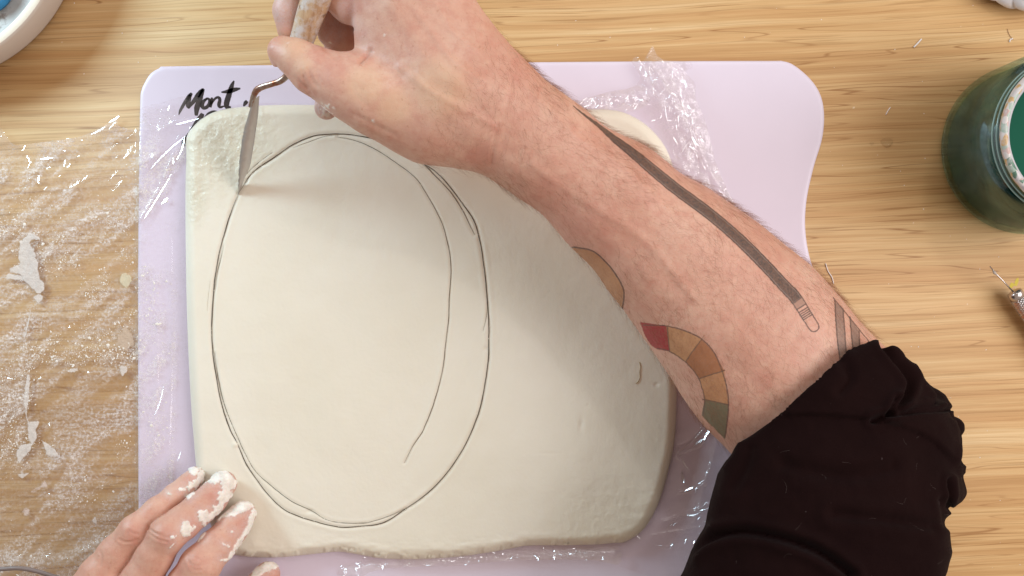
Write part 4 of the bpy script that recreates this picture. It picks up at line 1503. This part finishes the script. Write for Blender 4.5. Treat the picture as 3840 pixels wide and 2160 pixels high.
def slv_disp(px, py, v, nrm):
    up = sstep(.0, .5, nrm[:, 2])
    hd = sdf_poly(px, py, hempoly)
    r = 2.6 * sstep(7, -7, hd) * up                      # the turned-up cuff stands proud
    for pts, dep, wd in ((c5([(150, 1290), (250, 1225), (420, 1185), (600, 1205), (800, 1260), (950, 1330), (1100, 1440)]), 4.0, 16),
                         (c5([(1270, 90), (1330, 160), (1410, 260), (1430, 320), (1400, 400), (1330, 480), (1230, 520)]), 3.2, 11),
                         (c5([(1480, 230), (1540, 310), (1600, 380), (1590, 430), (1500, 450), (1380, 480)]), 2.6, 9),
                         (c5([(1350, 400), (1320, 470), (1340, 500), (1480, 480), (1660, 465)]), 2.6, 8),
                         (c5([(1060, 210), (1080, 280), (1030, 350)]), 1.3, 16), (c5([(1690, 480), (1740, 620), (1735, 780)]), 2.5, 8),
                         (c5([(500, 690), (470, 800), (400, 920)]), 1.0, 18), (c5([(700, 780), (900, 830), (1150, 850), (1350, 790)]), 1.5, 26),
                         (c5([(1000, 1080), (1200, 1100), (1450, 1130), (1600, 1150)]), 1.8, 20), (c5([(1690, 880), (1690, 960), (1680, 1040)]), 3.0, 9),
                         (c5([(1640, 1000), (1650, 1080), (1670, 1150)]), 1.6, 12)):
        dd, _ = seg_dist(px, py, smooth_poly(pts, False, 12), maxd=wd * 5)
        r -= 1.1 * dep * np.exp(-(dd / wd) ** 2) * up - dep * .55 * np.exp(-((dd - wd * 2.2) / (wd * 1.3)) ** 2) * up
    r += (2.6 * (fbm(px / 190, py / 150, 3, 14) - .5) + .7 * (ridge(px / 60, py / 50, 3, 29) - .5)) * (.25 + .75 * up)
    return r


displace(slv, slv_disp)
v_ = vcoords(slv)
fpx, fpy = PX(v_[q_].mean(1))
iscuff = inside(fpx, fpy, hempoly)
sm = M_cloth
bpy.data.objects.remove(slv)
for nm, mk in (("sleeve", ~iscuff), ("cuff", iscuff)):
    qq = q_[mk]
    us, iv = np.unique(qq, return_inverse=True)
    mesh_obj(nm, v_[us], iv.reshape(-1, 4), M_cloth, person)

# pale lint and hairs on the sleeve
M_lint = simple_mat("lint", (.12, .09, .08), .8)
slo = bpy.data.objects["sleeve"]
hair(person, slo, 26, lambda px, py, v, n: (n[:, 2] > .4) * (py < 2160) * (py > 1300) * 1.0, M_lint, "lint", (3, 9), .026,
     lambda px, py, rg: rg.uniform(0, 6.28, len(px)), lambda px, py, n, rg: np.full(len(px), .1), 9)

# ------------------------------------------------------------------ palette knife
knife = thing("palette_knife", "palette knife with cranked steel neck and worn wooden handle held in the right hand", "palette knife", W(895, 730, 14))
M_steel = simple_mat("blade_steel", (.60, .57, .54), .46, metal=.6, bump_scale=300, bump_str=.15, var=.15)
M_rust = None
m_, nt_, out_ = mat_new("stained_steel")
b = NB(nt_); pos = geo_pos(b)
nn_ = b.noise(pos, 160, 4, .7)
base_ = b.mix(b.maprange(nn_, .42, .62), (.40, .34, .30, 1), (.30, .11, .06, 1))
p_ = b.principled(Base_Color=base_, Roughness=.30, Metallic=.8)
b.link(p_.outputs[0], out_.inputs[0])
M_neck = m_
Lb = [(945, 378), (931, 432), (914, 490), (904, 552), (897, 614), (895, 676), (893, 728)]
Rb = [(973, 358), (968, 428), (960, 490), (947, 573), (937, 626), (918, 668), (902, 713)]
Lb, Rb = smooth_poly(Lb, False, 8), smooth_poly(Rb, False, 8)
nL = 50
ti = np.linspace(0, 1, nL)
rs = lambda P_: np.stack([np.interp(ti, np.linspace(0, 1, len(P_)), P_[:, c]) for c in (0, 1)], 1)
Lb, Rb = rs(Lb), rs(Rb)
Lb += (RNG.random(Lb.shape) - .5) * 3.0 * (ti[:, None] > .25)
zt_ = 58 - (58 - 11.5) * ti ** 1.05
zt_l = zt_ + 1.5
V = np.concatenate([W(Lb[:, 0], Lb[:, 1], zt_l), W(Rb[:, 0], Rb[:, 1], zt_ - 1.0), W(Rb[:, 0], Rb[:, 1], zt_ - 1.6), W(Lb[:, 0], Lb[:, 1], zt_l - .7)])
k = np.arange(nL - 1)
F = []
for r in range(4):
    r2 = (r + 1) % 4
    F.append(np.stack([r * nL + k, r2 * nL + k, r2 * nL + k + 1, r * nL + k + 1], 1))
F.append(np.array([[0, nL, 2 * nL, 3 * nL], [4 * nL - 1, 3 * nL - 1, 2 * nL - 1, nL - 1]]))
mesh_obj("blade", V, np.concatenate(F), M_steel, knife, smooth=False)
nk = smooth_poly([(938, 400, 55, 8), (946, 374, 58, 10), (958, 345, 61, 12.5), (975, 330, 63, 12.5), (1017, 316, 66, 11.5), (1050, 305, 68, 12), (1075, 284, 70, 12.5), (1092, 255, 73, 13), (1100, 225, 75, 13)], False, 7)
vv, ff = tube(W(nk[:, 0], nk[:, 1], nk[:, 2]), rmm(nk[:, 3], 65), 14, flat=.8)
mesh_obj("neck", vv, ff, M_neck, knife)
m_, nt_, out_ = mat_new("worn_handle_wood")
b = NB(nt_); pos = geo_pos(b)
rotp = b.mapping(pos, rot=(0, 0, math.radians(-73)))
g1 = b.noise(b.mapping(rotp, (40, 500, 200)), 1, 3, .6)
pw = b.noise(pos, 120, 5, .7)
base_ = b.mix(b.maprange(g1, .35, .65), (.42, .24, .13, 1), (.60, .41, .25, 1))
base_ = b.mix(b.maprange(pw, .45, .62), base_, (.62, .55, .52, 1))
base_ = b.mix(b.maprange(b.noise(pos, 210, 3), .66, .72, 0, .7), base_, (.16, .07, .03, 1))
p_ = b.principled(Base_Color=base_, Roughness=.6)
b.link(b.bump(pw, .3, .0004), p_.inputs['Normal'])
b.link(p_.outputs[0], out_.inputs[0])
hd_ = smooth_poly([(1105, 215, 76, 40), (1113, 190, 77.5, 43), (1135, 140, 80, 47), (1158, 70, 85, 52), (1184, 0, 90, 57), (1222, -110, 99, 62), (1262, -230, 110, 62), (1300, -340, 120, 50), (1312, -375, 123, 30)], False, 10)
vv, ff = tube(W(hd_[:, 0], hd_[:, 1], hd_[:, 2]), rmm(hd_[:, 3], 85), 20, flat=.72)
mesh_obj("handle", vv, ff, m_, knife)

# ------------------------------------------------------------------ round plaster dish, upper left
cz = 0
dc = W(-270, -266, 0)
Rd = 577 / 6.6
dish = thing("round_dish", "round cream plaster dish with grey worn inside at the corner of the table", "dish", dc)
M_dish_out = simple_mat("smooth_plaster", (.60, .52, .46), .55, bump_scale=60, bump_str=.05, var=.03)
M_dish_rim = simple_mat("cream_rim", (.76, .69, .58), .7, bump_scale=900, bump_str=.4, var=.06)
m_, nt_, out_ = mat_new("grey_stained_plaster")
b = NB(nt_); pos = geo_pos(b)
base_ = b.mix(b.maprange(b.noise(pos, 45, 4), .35, .65), (.42, .39, .37, 1), (.60, .57, .54, 1))
base_ = b.mix(b.maprange(b.noise(pos, 90, 4, .7), .56, .66, 0, .8), base_, (.22, .16, .13, 1))
p_ = b.principled(Base_Color=base_, Roughness=.6)
b.link(b.bump(b.noise(pos, 120, 4), .3, .001), p_.inputs['Normal'])
b.link(p_.outputs[0], out_.inputs[0])
vv, ff = lathe([(Rd - 8, 0.2), (Rd - 1.2, .2), (Rd - .2, 1.0), (Rd, 3), (Rd, 24), (Rd - .3, 25.6), (Rd - 1.0, 26.2)], 160, dc)
mesh_obj("wall", vv, ff, M_dish_out, dish)
vv, ff = lathe([(Rd - 1.0, 26.2), (Rd - 2, 26.5), (Rd - 4.6, 26.5), (Rd - 5.4, 26.0), (Rd - 5.8, 25)], 160, dc)
mesh_obj("rim", vv, ff, M_dish_rim, dish)
vv, ff = lathe([(Rd - 5.8, 25), (Rd - 6.4, 14), (Rd - 9, 9), (Rd - 15, 7), (Rd - 40, 6.5), (.2, 6.3)], 120, dc)
mesh_obj("floor", vv, ff, m_, dish)["label"] = "grey stained inside of the dish"
bc = W(-52, -52, 8)
vv, ff = lathe([(.1, 7.2), (8, 7.2), (12.5, 7.0), (14.6, 6.3), (15.6, 5), (15.9, 3), (15.6, .6), (.1, .0)], 64, (bc[0], bc[1], 6.6))
o = mesh_obj("blue_sponge", vv, ff, simple_mat("blue_foam", (.035, .22, .42), .75, bump_scale=900, bump_str=.3, var=.1))
tag(o, "blue round object lying inside the cream dish", "sponge")

# ------------------------------------------------------------------ white lobed bowl, upper right
wc = W(3862, -268, 0)
wb = thing("lobed_bowl", "white glazed bowl with a twisted rope rim at the upper right corner", "bowl", wc)
M_white = simple_mat("white_glaze", (.78, .74, .76), .25, bump_scale=200, bump_str=.05, var=.03)
Rw = 330 / 6.6
V, F = [], []
NS, NP = 400, 40
for i in range(NS):
    a = 2 * math.pi * i / NS
    for j in range(NP):
        th = 2 * math.pi * j / NP
        lob = abs(math.sin((a * 12 + th * .9))) ** .6
        r_ = 5.2 + 2.0 * lob
        V.append((wc[0] + (Rw - 8 + r_ * math.cos(th)) * math.cos(a), wc[1] + (Rw - 8 + r_ * math.cos(th)) * math.sin(a), 8.5 + r_ * math.sin(th) * 1.05))
for i in range(NS):
    for j in range(NP):
        a_, b_ = i * NP + j, i * NP + (j + 1) % NP
        c_, d_ = ((i + 1) % NS) * NP + (j + 1) % NP, ((i + 1) % NS) * NP + j
        F.append((a_, d_, c_, b_))
mesh_obj("rope_rim", np.array(V), F, M_white, wb)
vv, ff = lathe([(Rw - 7, 20), (Rw - 7.5, 21.5), (Rw - 9.5, 21.5), (Rw - 11, 19), (Rw - 13, 8), (Rw - 22, 3), (.2, 2.2)], 120, wc)
mesh_obj("bowl_body", vv, ff, M_white, wb)
vv, ff = lathe([(Rw - 6.0, 13), (Rw - 5.0, 17), (Rw - 5.6, 20), (Rw - 7, 20.8)], 120, wc)
mesh_obj("lip", vv, ff, M_white, wb)

# ------------------------------------------------------------------ jar of green rinse water, right
jc = W(3839, 561, 0)
jar = thing("glass_jar", "glass jar of murky green paint water with paint smeared rim at the right edge", "jar", jc)
Rj = 48.2
m_, nt_, out_ = mat_new("jar_glass")
b = NB(nt_); pos = geo_pos(b)
tr_ = b.n('ShaderNodeBsdfTransparent'); tr_.inputs[0].default_value = (.84, .97, .94, 1)
gl_ = b.n('ShaderNodeBsdfGlossy'); gl_.inputs['Roughness'].default_value = .06
lw_ = b.n('ShaderNodeFresnel'); lw_.inputs[0].default_value = 1.5
p_ = b.n('ShaderNodeMixShader'); b.link(b.math('MULTIPLY', lw_.outputs[0], .22), p_.inputs[0]); b.link(tr_.outputs[0], p_.inputs[1]); b.link(gl_.outputs[0], p_.inputs[2])
df_ = b.principled(Base_Color=(.05, .12, .11, 1), Roughness=.35)
mk = b.maprange(b.noise(b.mapping(pos, (1, 1, .35)), 60, 4, .65), .46, .74, .02, .4)
ms = b.n('ShaderNodeMixShader'); b.link(mk, ms.inputs[0]); b.link(p_.outputs[0], ms.inputs[1]); b.link(df_.outputs[0], ms.inputs[2])
b.link(ms.outputs[0], out_.inputs[0])
vv, ff = lathe([(.3, .3), (Rj - 5, .3), (Rj - 1.5, 1.0), (Rj, 4), (Rj, 44), (Rj - .6, 52), (Rj - 3, 59), (Rj - 6, 64), (Rj - 7.6, 67), (Rj - 7.8, 76), (Rj - 8.3, 77.5), (Rj - 9.6, 77.5), (Rj - 10.2, 76),
                (Rj - 10, 66), (Rj - 7, 61), (Rj - 4.4, 56), (Rj - 3, 50), (Rj - 2.8, 6), (Rj - 6, 3.4), (.3, 3.2)], 128, jc)
mesh_obj("glass", vv, ff, m_, jar)
m_, nt_, out_ = mat_new("green_rinse_water")
b = NB(nt_); pos = geo_pos(b)
sp_ = b.n('ShaderNodeSeparateXYZ'); b.link(pos, sp_.inputs[0])
nn_ = b.noise(pos, 34, 4, .6)
base_ = b.ramp(nn_, [(.34, (.001, .022, .024)), (.52, (.002, .040, .040)), (.68, (.010, .080, .066))])
zz_ = b.math('ADD', sp_.outputs[2], b.math('MULTIPLY', b.math('SUBTRACT', b.noise(pos, 26, 4, .6), .5), .05))
base_ = b.mix(b.maprange(zz_, .006, .030, .85, 0), base_, (.050, .120, .105, 1))
base_ = b.mix(b.maprange(b.noise(b.mapping(pos, (1, 1, .5)), 230, 3), .66, .72, 0, .8), base_, (.004, .016, .018, 1))
p_ = b.principled(Base_Color=base_, Roughness=.2)
p_.inputs['Specular IOR Level'].default_value = .1
b.link(p_.outputs[0], out_.inputs[0])
vv, ff = lathe([(.2, 3.6), (Rj - 6.5, 3.9), (Rj - 3.2, 6.6), (Rj - 3.3, 49), (Rj - 4.8, 55.8), (Rj - 7.4, 60.6), (Rj - 10.3, 64.5), (Rj - 10.4, 66)], 96, jc)
mesh_obj("paint_water", vv, ff, m_, jar)
vv, ff = lathe([(Rj - 10.4, 66), (.2, 66)], 96, jc)
mesh_obj("water_surface", vv, ff, simple_mat("green_water_top", (.008, .085, .050), .6, **{"Specular_IOR_Level": .1}), jar)
m_, nt_, out_ = mat_new("dried_paint")
b = NB(nt_); pos = geo_pos(b)
vor = b.n('ShaderNodeTexVoronoi'); b.link(pos, vor.inputs['Vector']); vor.inputs['Scale'].default_value = 330
sp_ = b.n('ShaderNodeSeparateColor'); b.link(vor.outputs['Color'], sp_.inputs[0])
base_ = b.ramp(sp_.outputs[0], [(.0, (.55, .52, .52)), (.25, (.55, .38, .35)), (.4, (.10, .20, .14)), (.52, (.65, .60, .58)), (.7, (.55, .35, .15)), (.85, (.35, .45, .38)), (1, (.7, .62, .62))], 'CONSTANT')
base_ = b.mix(b.maprange(b.noise(pos, 300, 3), .45, .6, 0, .5), base_, (.60, .56, .57, 1))
p_ = b.principled(Base_Color=base_, Roughness=.35)
b.link(b.bump(b.noise(pos, 500, 3), .5, .001), p_.inputs['Normal'])
b.link(p_.outputs[0], out_.inputs[0])
vv, ff = lathe([(Rj - 7.2, 73.5), (Rj - 6.9, 75.5), (Rj - 7.1, 77.6), (Rj - 8.2, 78.5), (Rj - 9.6, 78.4), (Rj - 10.2, 77.4)], 160, jc)
vv[:, :2] = jc[:2] + (vv[:, :2] - jc[:2]) * (1 + .012 * (fbm(np.arctan2(vv[:, 1] - jc[1], vv[:, 0] - jc[0]) * 9, vv[:, 2] * .4, 3, 5) - .5))[:, None]
mesh_obj("paint_crust", vv, ff, m_, jar)
vv, ff = lathe([(Rj - 9.8, 77.6), (Rj - 11.2, 76.5), (Rj - 12.6, 72), (Rj - 13.2, 66.3)], 96, jc)
mesh_obj("mouth_wall", vv, ff, simple_mat("mouth_reflection", (.60, .56, .60), .25, var=.12), jar)  # pale ring: the reflection inside the mouth is put into its colour
# thread ridges of the jar neck
for zz, rr in ((70.5, Rj - 6.9), (66.8, Rj - 6.0)):
    th = np.linspace(0, 2 * math.pi, 90)
    P_ = np.stack([jc[0] + rr * np.cos(th), jc[1] + rr * np.sin(th), zz + .8 * np.sin(th)], 1)
    vv, ff = tube(P_, .55, 8, cap=False)
    mesh_obj("thread", vv, ff, simple_mat("thread_glass", (.25, .38, .36), .08, Alpha=1.0), jar)

# ------------------------------------------------------------------ needle tool, right edge
nt0 = thing("needle_tool", "steel needle tool with knurled grip lying below the glass jar", "needle tool", W(3830, 1180, 0))
M_chrome = simple_mat("knurled_steel", (.62, .56, .55), .25, metal=.9, var=.1)
m_, nt_, out_ = mat_new("knurled_grip")
b = NB(nt_); pos = geo_pos(b)
rp = b.mapping(pos, rot=(0, 0, math.radians(57)))
w1 = b.n('ShaderNodeTexWave'); b.link(b.mapping(rp, rot=(0, 0, .6)), w1.inputs['Vector']); w1.inputs['Scale'].default_value = 260
w2 = b.n('ShaderNodeTexWave'); b.link(b.mapping(rp, rot=(0, 0, -.6)), w2.inputs['Vector']); w2.inputs['Scale'].default_value = 260
h_ = b.math('MULTIPLY', w1.outputs[1], w2.outputs[1])
stn = b.maprange(b.noise(pos, 120, 3), .5, .62, 0, .75)
p_ = b.principled(Base_Color=b.mix(stn, (.66, .62, .62, 1), (.60, .24, .13, 1)), Roughness=.28, Metallic=.7)
b.link(b.bump(h_, .9, .0006), p_.inputs['Normal'])
b.link(p_.outputs[0], out_.inputs[0])
ax0, ax1 = W(3806, 1100, 8.0), W(3990, 1374, 5.6)
pth = np.array([ax0 + (ax1 - ax0) * t__ for t__ in np.linspace(.06, 3.2, 20)])
pth[:, 2] = np.linspace(7.6, 5.4, 20)
vv, ff = tube(pth, np.concatenate([[4.5], np.full(19, 4.75)]), 28)
mesh_obj("grip", vv, ff, m_, nt0)
vv, ff = tube(np.array([ax0 - (ax1 - ax0) * .035, ax0 - (ax1 - ax0) * .02, ax0, ax0 + (ax1 - ax0) * .07]), [2.2, 4.0, 4.4, 4.4], 24)
mesh_obj("collar", vv, ff, M_chrome, nt0)
vv, ff = tube(np.array([W(3800, 1094, 8.6), W(3760, 1052, 11), W(3733, 1025, 12.5), W(3712, 999, 14)]), [.45, .42, .42, .3], 8)
mesh_obj("needle", vv, ff, M_chrome, nt0)
vv, ff = tube(np.array([W(3724, 1017, 13.2), W(3729, 1022, 12.8), W(3736, 1029, 12.4)]), [.5, .95, .5], 8)
mesh_obj("clay_bit", vv, ff, simple_mat("dried_clay_bit", (.50, .43, .38), .8), nt0)
M_yel = simple_mat("yellow_paint", (.70, .55, .06), .6)
flat_strokes("yellow_paint_smudge", [[(3786, 1083, 3), (3797, 1066, 6), (3800, 1062, 2)], [(3808, 1072, 4), (3814, 1052, 5), (3818, 1042, 1)]], .06, M_yel, None)
tag(bpy.data.objects["yellow_paint_smudge"], "small yellow paint smudge on the table beside the needle tool collar", "paint smudge")

# ------------------------------------------------------------------ grey cable, lower left corner
cb = smooth_poly([(-120, 2175, 26), (-40, 2142, 26), (20, 2133, 26), (75, 2131, 26), (130, 2140, 25), (190, 2158, 24), (260, 2182, 22), (340, 2215, 18)], False, 8)
vv, ff = tube(W(cb[:, 0], cb[:, 1], cb[:, 2]), 1.25, 12)
o = mesh_obj("grey_cable", vv, ff, simple_mat("grey_rubber", (.20, .155, .145), .45))
tag(o, "thin grey cable curving over the film at the lower left corner", "cable")

# ------------------------------------------------------------------ water drops and bits on the table
M_drop, nt_, out_ = mat_new("water")
b = NB(nt_)
t_ = b.n('ShaderNodeBsdfTransparent'); t_.inputs[0].default_value = (.93, .93, .93, 1)
g_ = b.n('ShaderNodeBsdfGlossy'); g_.inputs['Roughness'].default_value = .03
f_ = b.n('ShaderNodeLayerWeight'); f_.inputs[0].default_value = .10
ms = b.n('ShaderNodeMixShader'); b.link(f_.outputs['Fresnel'], ms.inputs[0]); b.link(t_.outputs[0], ms.inputs[1]); b.link(g_.outputs[0], ms.inputs[2])
b.link(ms.outputs[0], out_.inputs[0])


def drop(px, py, rx, ry, h, lab):
    c = W(px, py, 0)
    prof = [(math.cos(a), math.sin(a)) for a in np.linspace(0, math.pi / 2 * .98, 9)]
    vv, ff = lathe([(r_, z_ * h + .05) for r_, z_ in prof], 32, (0, 0, 0))
    vv[:, 0] *= rx; vv[:, 1] *= ry
    vv[:, :2] *= (1 + .10 * np.sin(3 * np.arctan2(vv[:, 1], vv[:, 0])))[:, None]
    o = mesh_obj("water_drop", vv + np.array([c[0], c[1], 0]), ff, M_drop)
    tag(o, lab, "water drop", "water drops on the table left of the jar")


drop(3326, 534, 3.4, 2.5, 1.1, "larger clear water drop on the wood left of the jar")
drop(3269, 538, 1.2, .9, .5, "tiny clear water drop left of the larger drop")

M_bristle = simple_mat("white_bristle", (.80, .74, .72), .5)


def scrap(pts, r, z, mat, name, lab, cat, group=None):
    p = smooth_poly(pts, False, 5)
    vv, ff = tube(W(p[:, 0], p[:, 1], np.full(len(p), z)), r, 6)
    o = mesh_obj(name, vv, ff, mat)
    tag(o, lab, cat, group)


scrap([(3427, 177), (3440, 164), (3456, 146)], .42, .5, M_bristle, "clay_scrap", "white sliver lying on the bare wood above the jar", "clay scrap", "thin white scraps on the table")
scrap([(3322, 430), (3330, 415), (3339, 402)], .25, .3, M_bristle, "clay_scrap", "thin pale sliver on the wood left of the jar, above the drops", "clay scrap", "thin white scraps on the table")
scrap([(3786, 158), (3789, 148), (3798, 145)], .35, .4, M_bristle, "clay_scrap", "small curled white scrap on the wood under the white bowl", "clay scrap", "thin white scraps on the table")
scrap([(3096, 988), (3106, 1018), (3120, 1040), (3126, 1064)], .3, .35, M_bristle, "film_shred", "pale sliver of film on the table right of the board", "film shred")
scrap([(3778, 108), (3783, 126), (3792, 140), (3800, 148)], .12, .3, M_hair, "loose_hair", "loose brown hair on the wood under the white bowl", "hair")

# flakes that nobody could count
def flakes(name, pts, sizes, zf, mat, seed=1, flat=.35):
    rg = np.random.default_rng(seed)
    n_ = len(pts)
    K_ = 6
    th = np.arange(K_) / K_ * 2 * math.pi
    rr = sizes[:, None] * rg.uniform(.55, 1.25, (n_, K_))
    ang = rg.uniform(0, 6.28, (n_, 1)); el = rg.uniform(.45, 1, (n_, 1))
    lx_, ly_ = rr * np.cos(th), rr * np.sin(th) * el
    x_, y_ = lx_ * np.cos(ang) - ly_ * np.sin(ang), lx_ * np.sin(ang) + ly_ * np.cos(ang)
    c = W(pts[:, 0], pts[:, 1], zf)
    ring0 = np.stack([c[:, 0:1] + x_, c[:, 1:2] + y_, np.repeat(c[:, 2:3], K_, 1)], -1)
    tp = c + np.stack([0 * sizes, 0 * sizes, sizes * flat], -1)
    V = np.concatenate([ring0, tp[:, None]], 1).reshape(-1, 3)
    b0 = (np.arange(n_) * (K_ + 1))[:, None]
    kk = np.arange(K_)[None]
    F = np.stack([b0 + kk, b0 + (kk + 1) % K_, b0 + K_ + 0 * kk], -1).reshape(-1, 3)
    return mesh_obj(name, V, F, mat, smooth=False)


M_crumb = simple_mat("dry_clay", (.80, .73, .66), .8, var=.08)
rg = np.random.default_rng(5)
cand = np.stack([rg.uniform(-20, 660, 60000), rg.uniform(560, 2160, 60000)], 1)
den = sstep(.38, .72, fbm(cand[:, 0] / 120, cand[:, 1] / 120, 4, 101)) * (.25 + .75 * sstep(.4, .6, fbm(cand[:, 0] / 28, cand[:, 1] / 28, 2, 102)))
den *= sstep(700, 900, cand[:, 1] + .4 * cand[:, 0]) * sstep(680, 520, cand[:, 0]) * (1 - .85 * sstep(1950, 2020, cand[:, 1] + .3 * cand[:, 0]))
cand = cand[rg.random(len(cand)) < den * .75]
from_film = None
# heights of the film under each flake
gi = {}
keyx = np.round(fx / 13).astype(int); keyy = np.round(fy / 13).astype(int)
for a_, b_, c_ in zip(keyx, keyy, z):
    if a_ < 60: gi[(a_, b_)] = max(gi.get((a_, b_), 0), c_)
zf = np.array([gi.get((int(round(a_ / 13)), int(round(b_ / 13))), .5) for a_, b_ in cand])
sz = rg.lognormal(math.log(.17), .62, len(cand)); sz = np.clip(sz, .08, 1.1)
o = flakes("clay_crumbs", cand, sz, zf + .05, M_crumb, 3)
tag(o, "scattered white crumbs of dry clay on the film left of the board", "clay crumbs", kind="stuff")
cand = np.stack([rg.uniform(0, 3840, 260), rg.uniform(0, 2160, 260)], 1)
keep_ = (sdf_poly(cand[:, 0], cand[:, 1], bpoly) > 30) & ((cand[:, 0] > 3100) | (cand[:, 1] < 420))
cand = cand[keep_]
o = flakes("dust_specks", cand, rg.uniform(.12, .42, len(cand)), np.full(len(cand), .06), M_crumb, 8, .2)
tag(o, "fine pale specks of clay dust on the bare wood", "dust", kind="stuff")


M_s = {}


def smear_mat(name, col):
    if name in M_s: return M_s[name]
    m, nt, out = mat_new(name)
    b = NB(nt); pos = geo_pos(b)
    e = b.attr("inner").outputs['Fac']
    n_ = b.noise(pos, 330, 5, .7)
    cov = b.maprange(b.math('ADD', b.math('MULTIPLY', e, 1.1), b.math('MULTIPLY', b.math('SUBTRACT', n_, .5), 1.7)), .30, .80, 0, .80, True)
    p = b.principled(Base_Color=b.mix(b.maprange(n_, .35, .65), tuple(c * .86 for c in col) + (1,), col + (1,)), Roughness=.8)
    b.link(b.bump(b.noise(pos, 420, 5, .7), .6, .0012), p.inputs['Normal'])
    tr = b.n('ShaderNodeBsdfTransparent'); ms = b.n('ShaderNodeMixShader')
    b.link(cov, ms.inputs[0]); b.link(tr.outputs[0], ms.inputs[1]); b.link(p.outputs[0], ms.inputs[2]); b.link(ms.outputs[0], out.inputs[0])
    M_s[name] = m
    return m


o = flakes("clay_burrs", BURR[0], BURR[1], slab_z(BURR[0][:, 0], BURR[0][:, 1]) + .02, M_burr, 12, .5)
o.parent = slab
o["kind"] = "stuff"

# distinct smears of clay on the film
def smear(poly, lab, h=.5, wide=False, mat=None, rough=6, seed=1, name="clay_smear", cat="clay smear", group="dried clay smears on the film", zb=None):
    pp = smooth_poly(poly, True, 4)
    cen = pp.mean(0)
    dr = pp - cen
    nn = fbm(np.arange(len(pp)) * .22, np.zeros(len(pp)), 3, seed) - .5
    pp = cen + dr * (1.28 + rough / 16 * nn[:, None])
    x_, y_, q = grid_poly(pp, 3.5)
    d_ = -sdf_poly(x_, y_, pp)
    zb_ = zb if zb is not None else max(gi.get((int(round(cen[0] / 13)), int(round(cen[1] / 13))), 1.0), .8)
    zz = zb_ + .05 + .35 * h * np.clip(d_ / 9, 0, 1) ** .6 * (.5 + 1.0 * fbm(x_ / 12, y_ / 12, 3, seed + 3))
    o = mesh_obj(name, W(x_, y_, zz), q, mat or smear_mat('white_slip', (.78, .70, .65)))
    add_attr(o, 'inner', np.clip(d_ / (22 if wide else 11), 0, 1))
    tag(o, lab, cat, group)
    return o


def q1_(pts): return [(x * .4831, 600 + y * .4831) for x, y in pts]


def q2_(pts): return [(x * .5937, 1300 + y * .5937) for x, y in pts]


smear(q1_([(175, 650), (200, 615), (290, 640), (300, 665), (240, 680), (270, 720), (285, 800), (290, 870), (320, 920), (300, 1000), (250, 960), (210, 930), (160, 880), (100, 860), (110, 820), (160, 800), (145, 740)]),
      "tall white clay smear on the film at the far left, largest of them", .7, seed=3)
smear(q1_([(50, 905), (75, 880), (160, 900), (180, 940), (120, 930), (60, 925)]), "small white smear touching the lower left of the tall smear", .5, seed=4)
smear(q1_([(935, 900), (970, 885), (1015, 905), (1015, 950), (980, 990), (940, 960)]), "round cream clay dab on the film just left of the board", .8, mat=smear_mat('cream_dab', (.74, .65, .47)), seed=5)
smear(q1_([(180, 1370), (200, 1280), (225, 1180), (242, 1190), (230, 1280), (215, 1340), (195, 1400)]), "thin cream streak of clay below the tall white smear", .4, seed=6)
smear(q1_([(310, 1280), (335, 1190), (350, 1180), (335, 1260), (330, 1350), (315, 1340)]), "thin cream streak right of the first thin streak", .4, seed=7)
smear(q1_([(260, 1060), (310, 1045), (330, 1070), (300, 1120), (280, 1100)]), "small crumbly patch just below the tall white smear", .5, seed=8)
smear(q1_([(905, 1400), (940, 1320), (990, 1300), (1040, 1360), (1040, 1440), (980, 1470), (930, 1450)]), "faint wide patch of clay against the left edge of the board", .25, wide=True, mat=smear_mat('thin_slip', (.66, .50, .38)), seed=9)
smear(q2_([(155, 290), (185, 200), (195, 240), (190, 330), (180, 400), (185, 450), (235, 450), (225, 520), (200, 590), (175, 540), (165, 450), (155, 380)]),
      "long narrow pinkish white streak in the lower left of the film", .5, seed=10)
smear(q2_([(110, 680), (120, 640), (180, 620), (190, 650), (150, 700), (125, 730)]), "soft white smudge under the long pinkish streak", .4, seed=11)
smear(q2_([(275, 600), (300, 610), (340, 640), (365, 680), (340, 690), (300, 680), (285, 650)]), "curled cream scrap right of the long pinkish streak", .9, seed=12)
smear(q2_([(120, 800), (185, 795), (150, 835), (125, 820)]), "small white smudge left of the pink dab", .4, seed=13)
smear(q2_([(200, 910), (240, 870), (280, 840), (300, 890), (260, 910), (230, 925)]), "pinkish clay dab above the pale round spot", .4, wide=True, mat=smear_mat('pink_slip', (.70, .56, .50)), seed=14)
smear(q2_([(135, 1040), (165, 1010), (195, 1030), (190, 1070), (150, 1072)]), "pale round clay spot near the lower left corner", .35, wide=True, mat=smear_mat('pink_slip', (.70, .56, .50)), seed=15)
smear(q2_([(755, 150), (765, 125), (800, 130), (800, 160), (770, 190)]), "small cream crumb left of the board, below the faint patch", .8, seed=16)
smear(q2_([(580, 1100), (600, 1070), (615, 1090), (612, 1125), (595, 1120)]), "bright white crumb left of the pressing hand", .9, seed=17)
smear(q2_([(420, 145), (490, 130), (480, 160), (440, 165)]), "light crumbly dab in the upper middle of the left film", .4, seed=18)
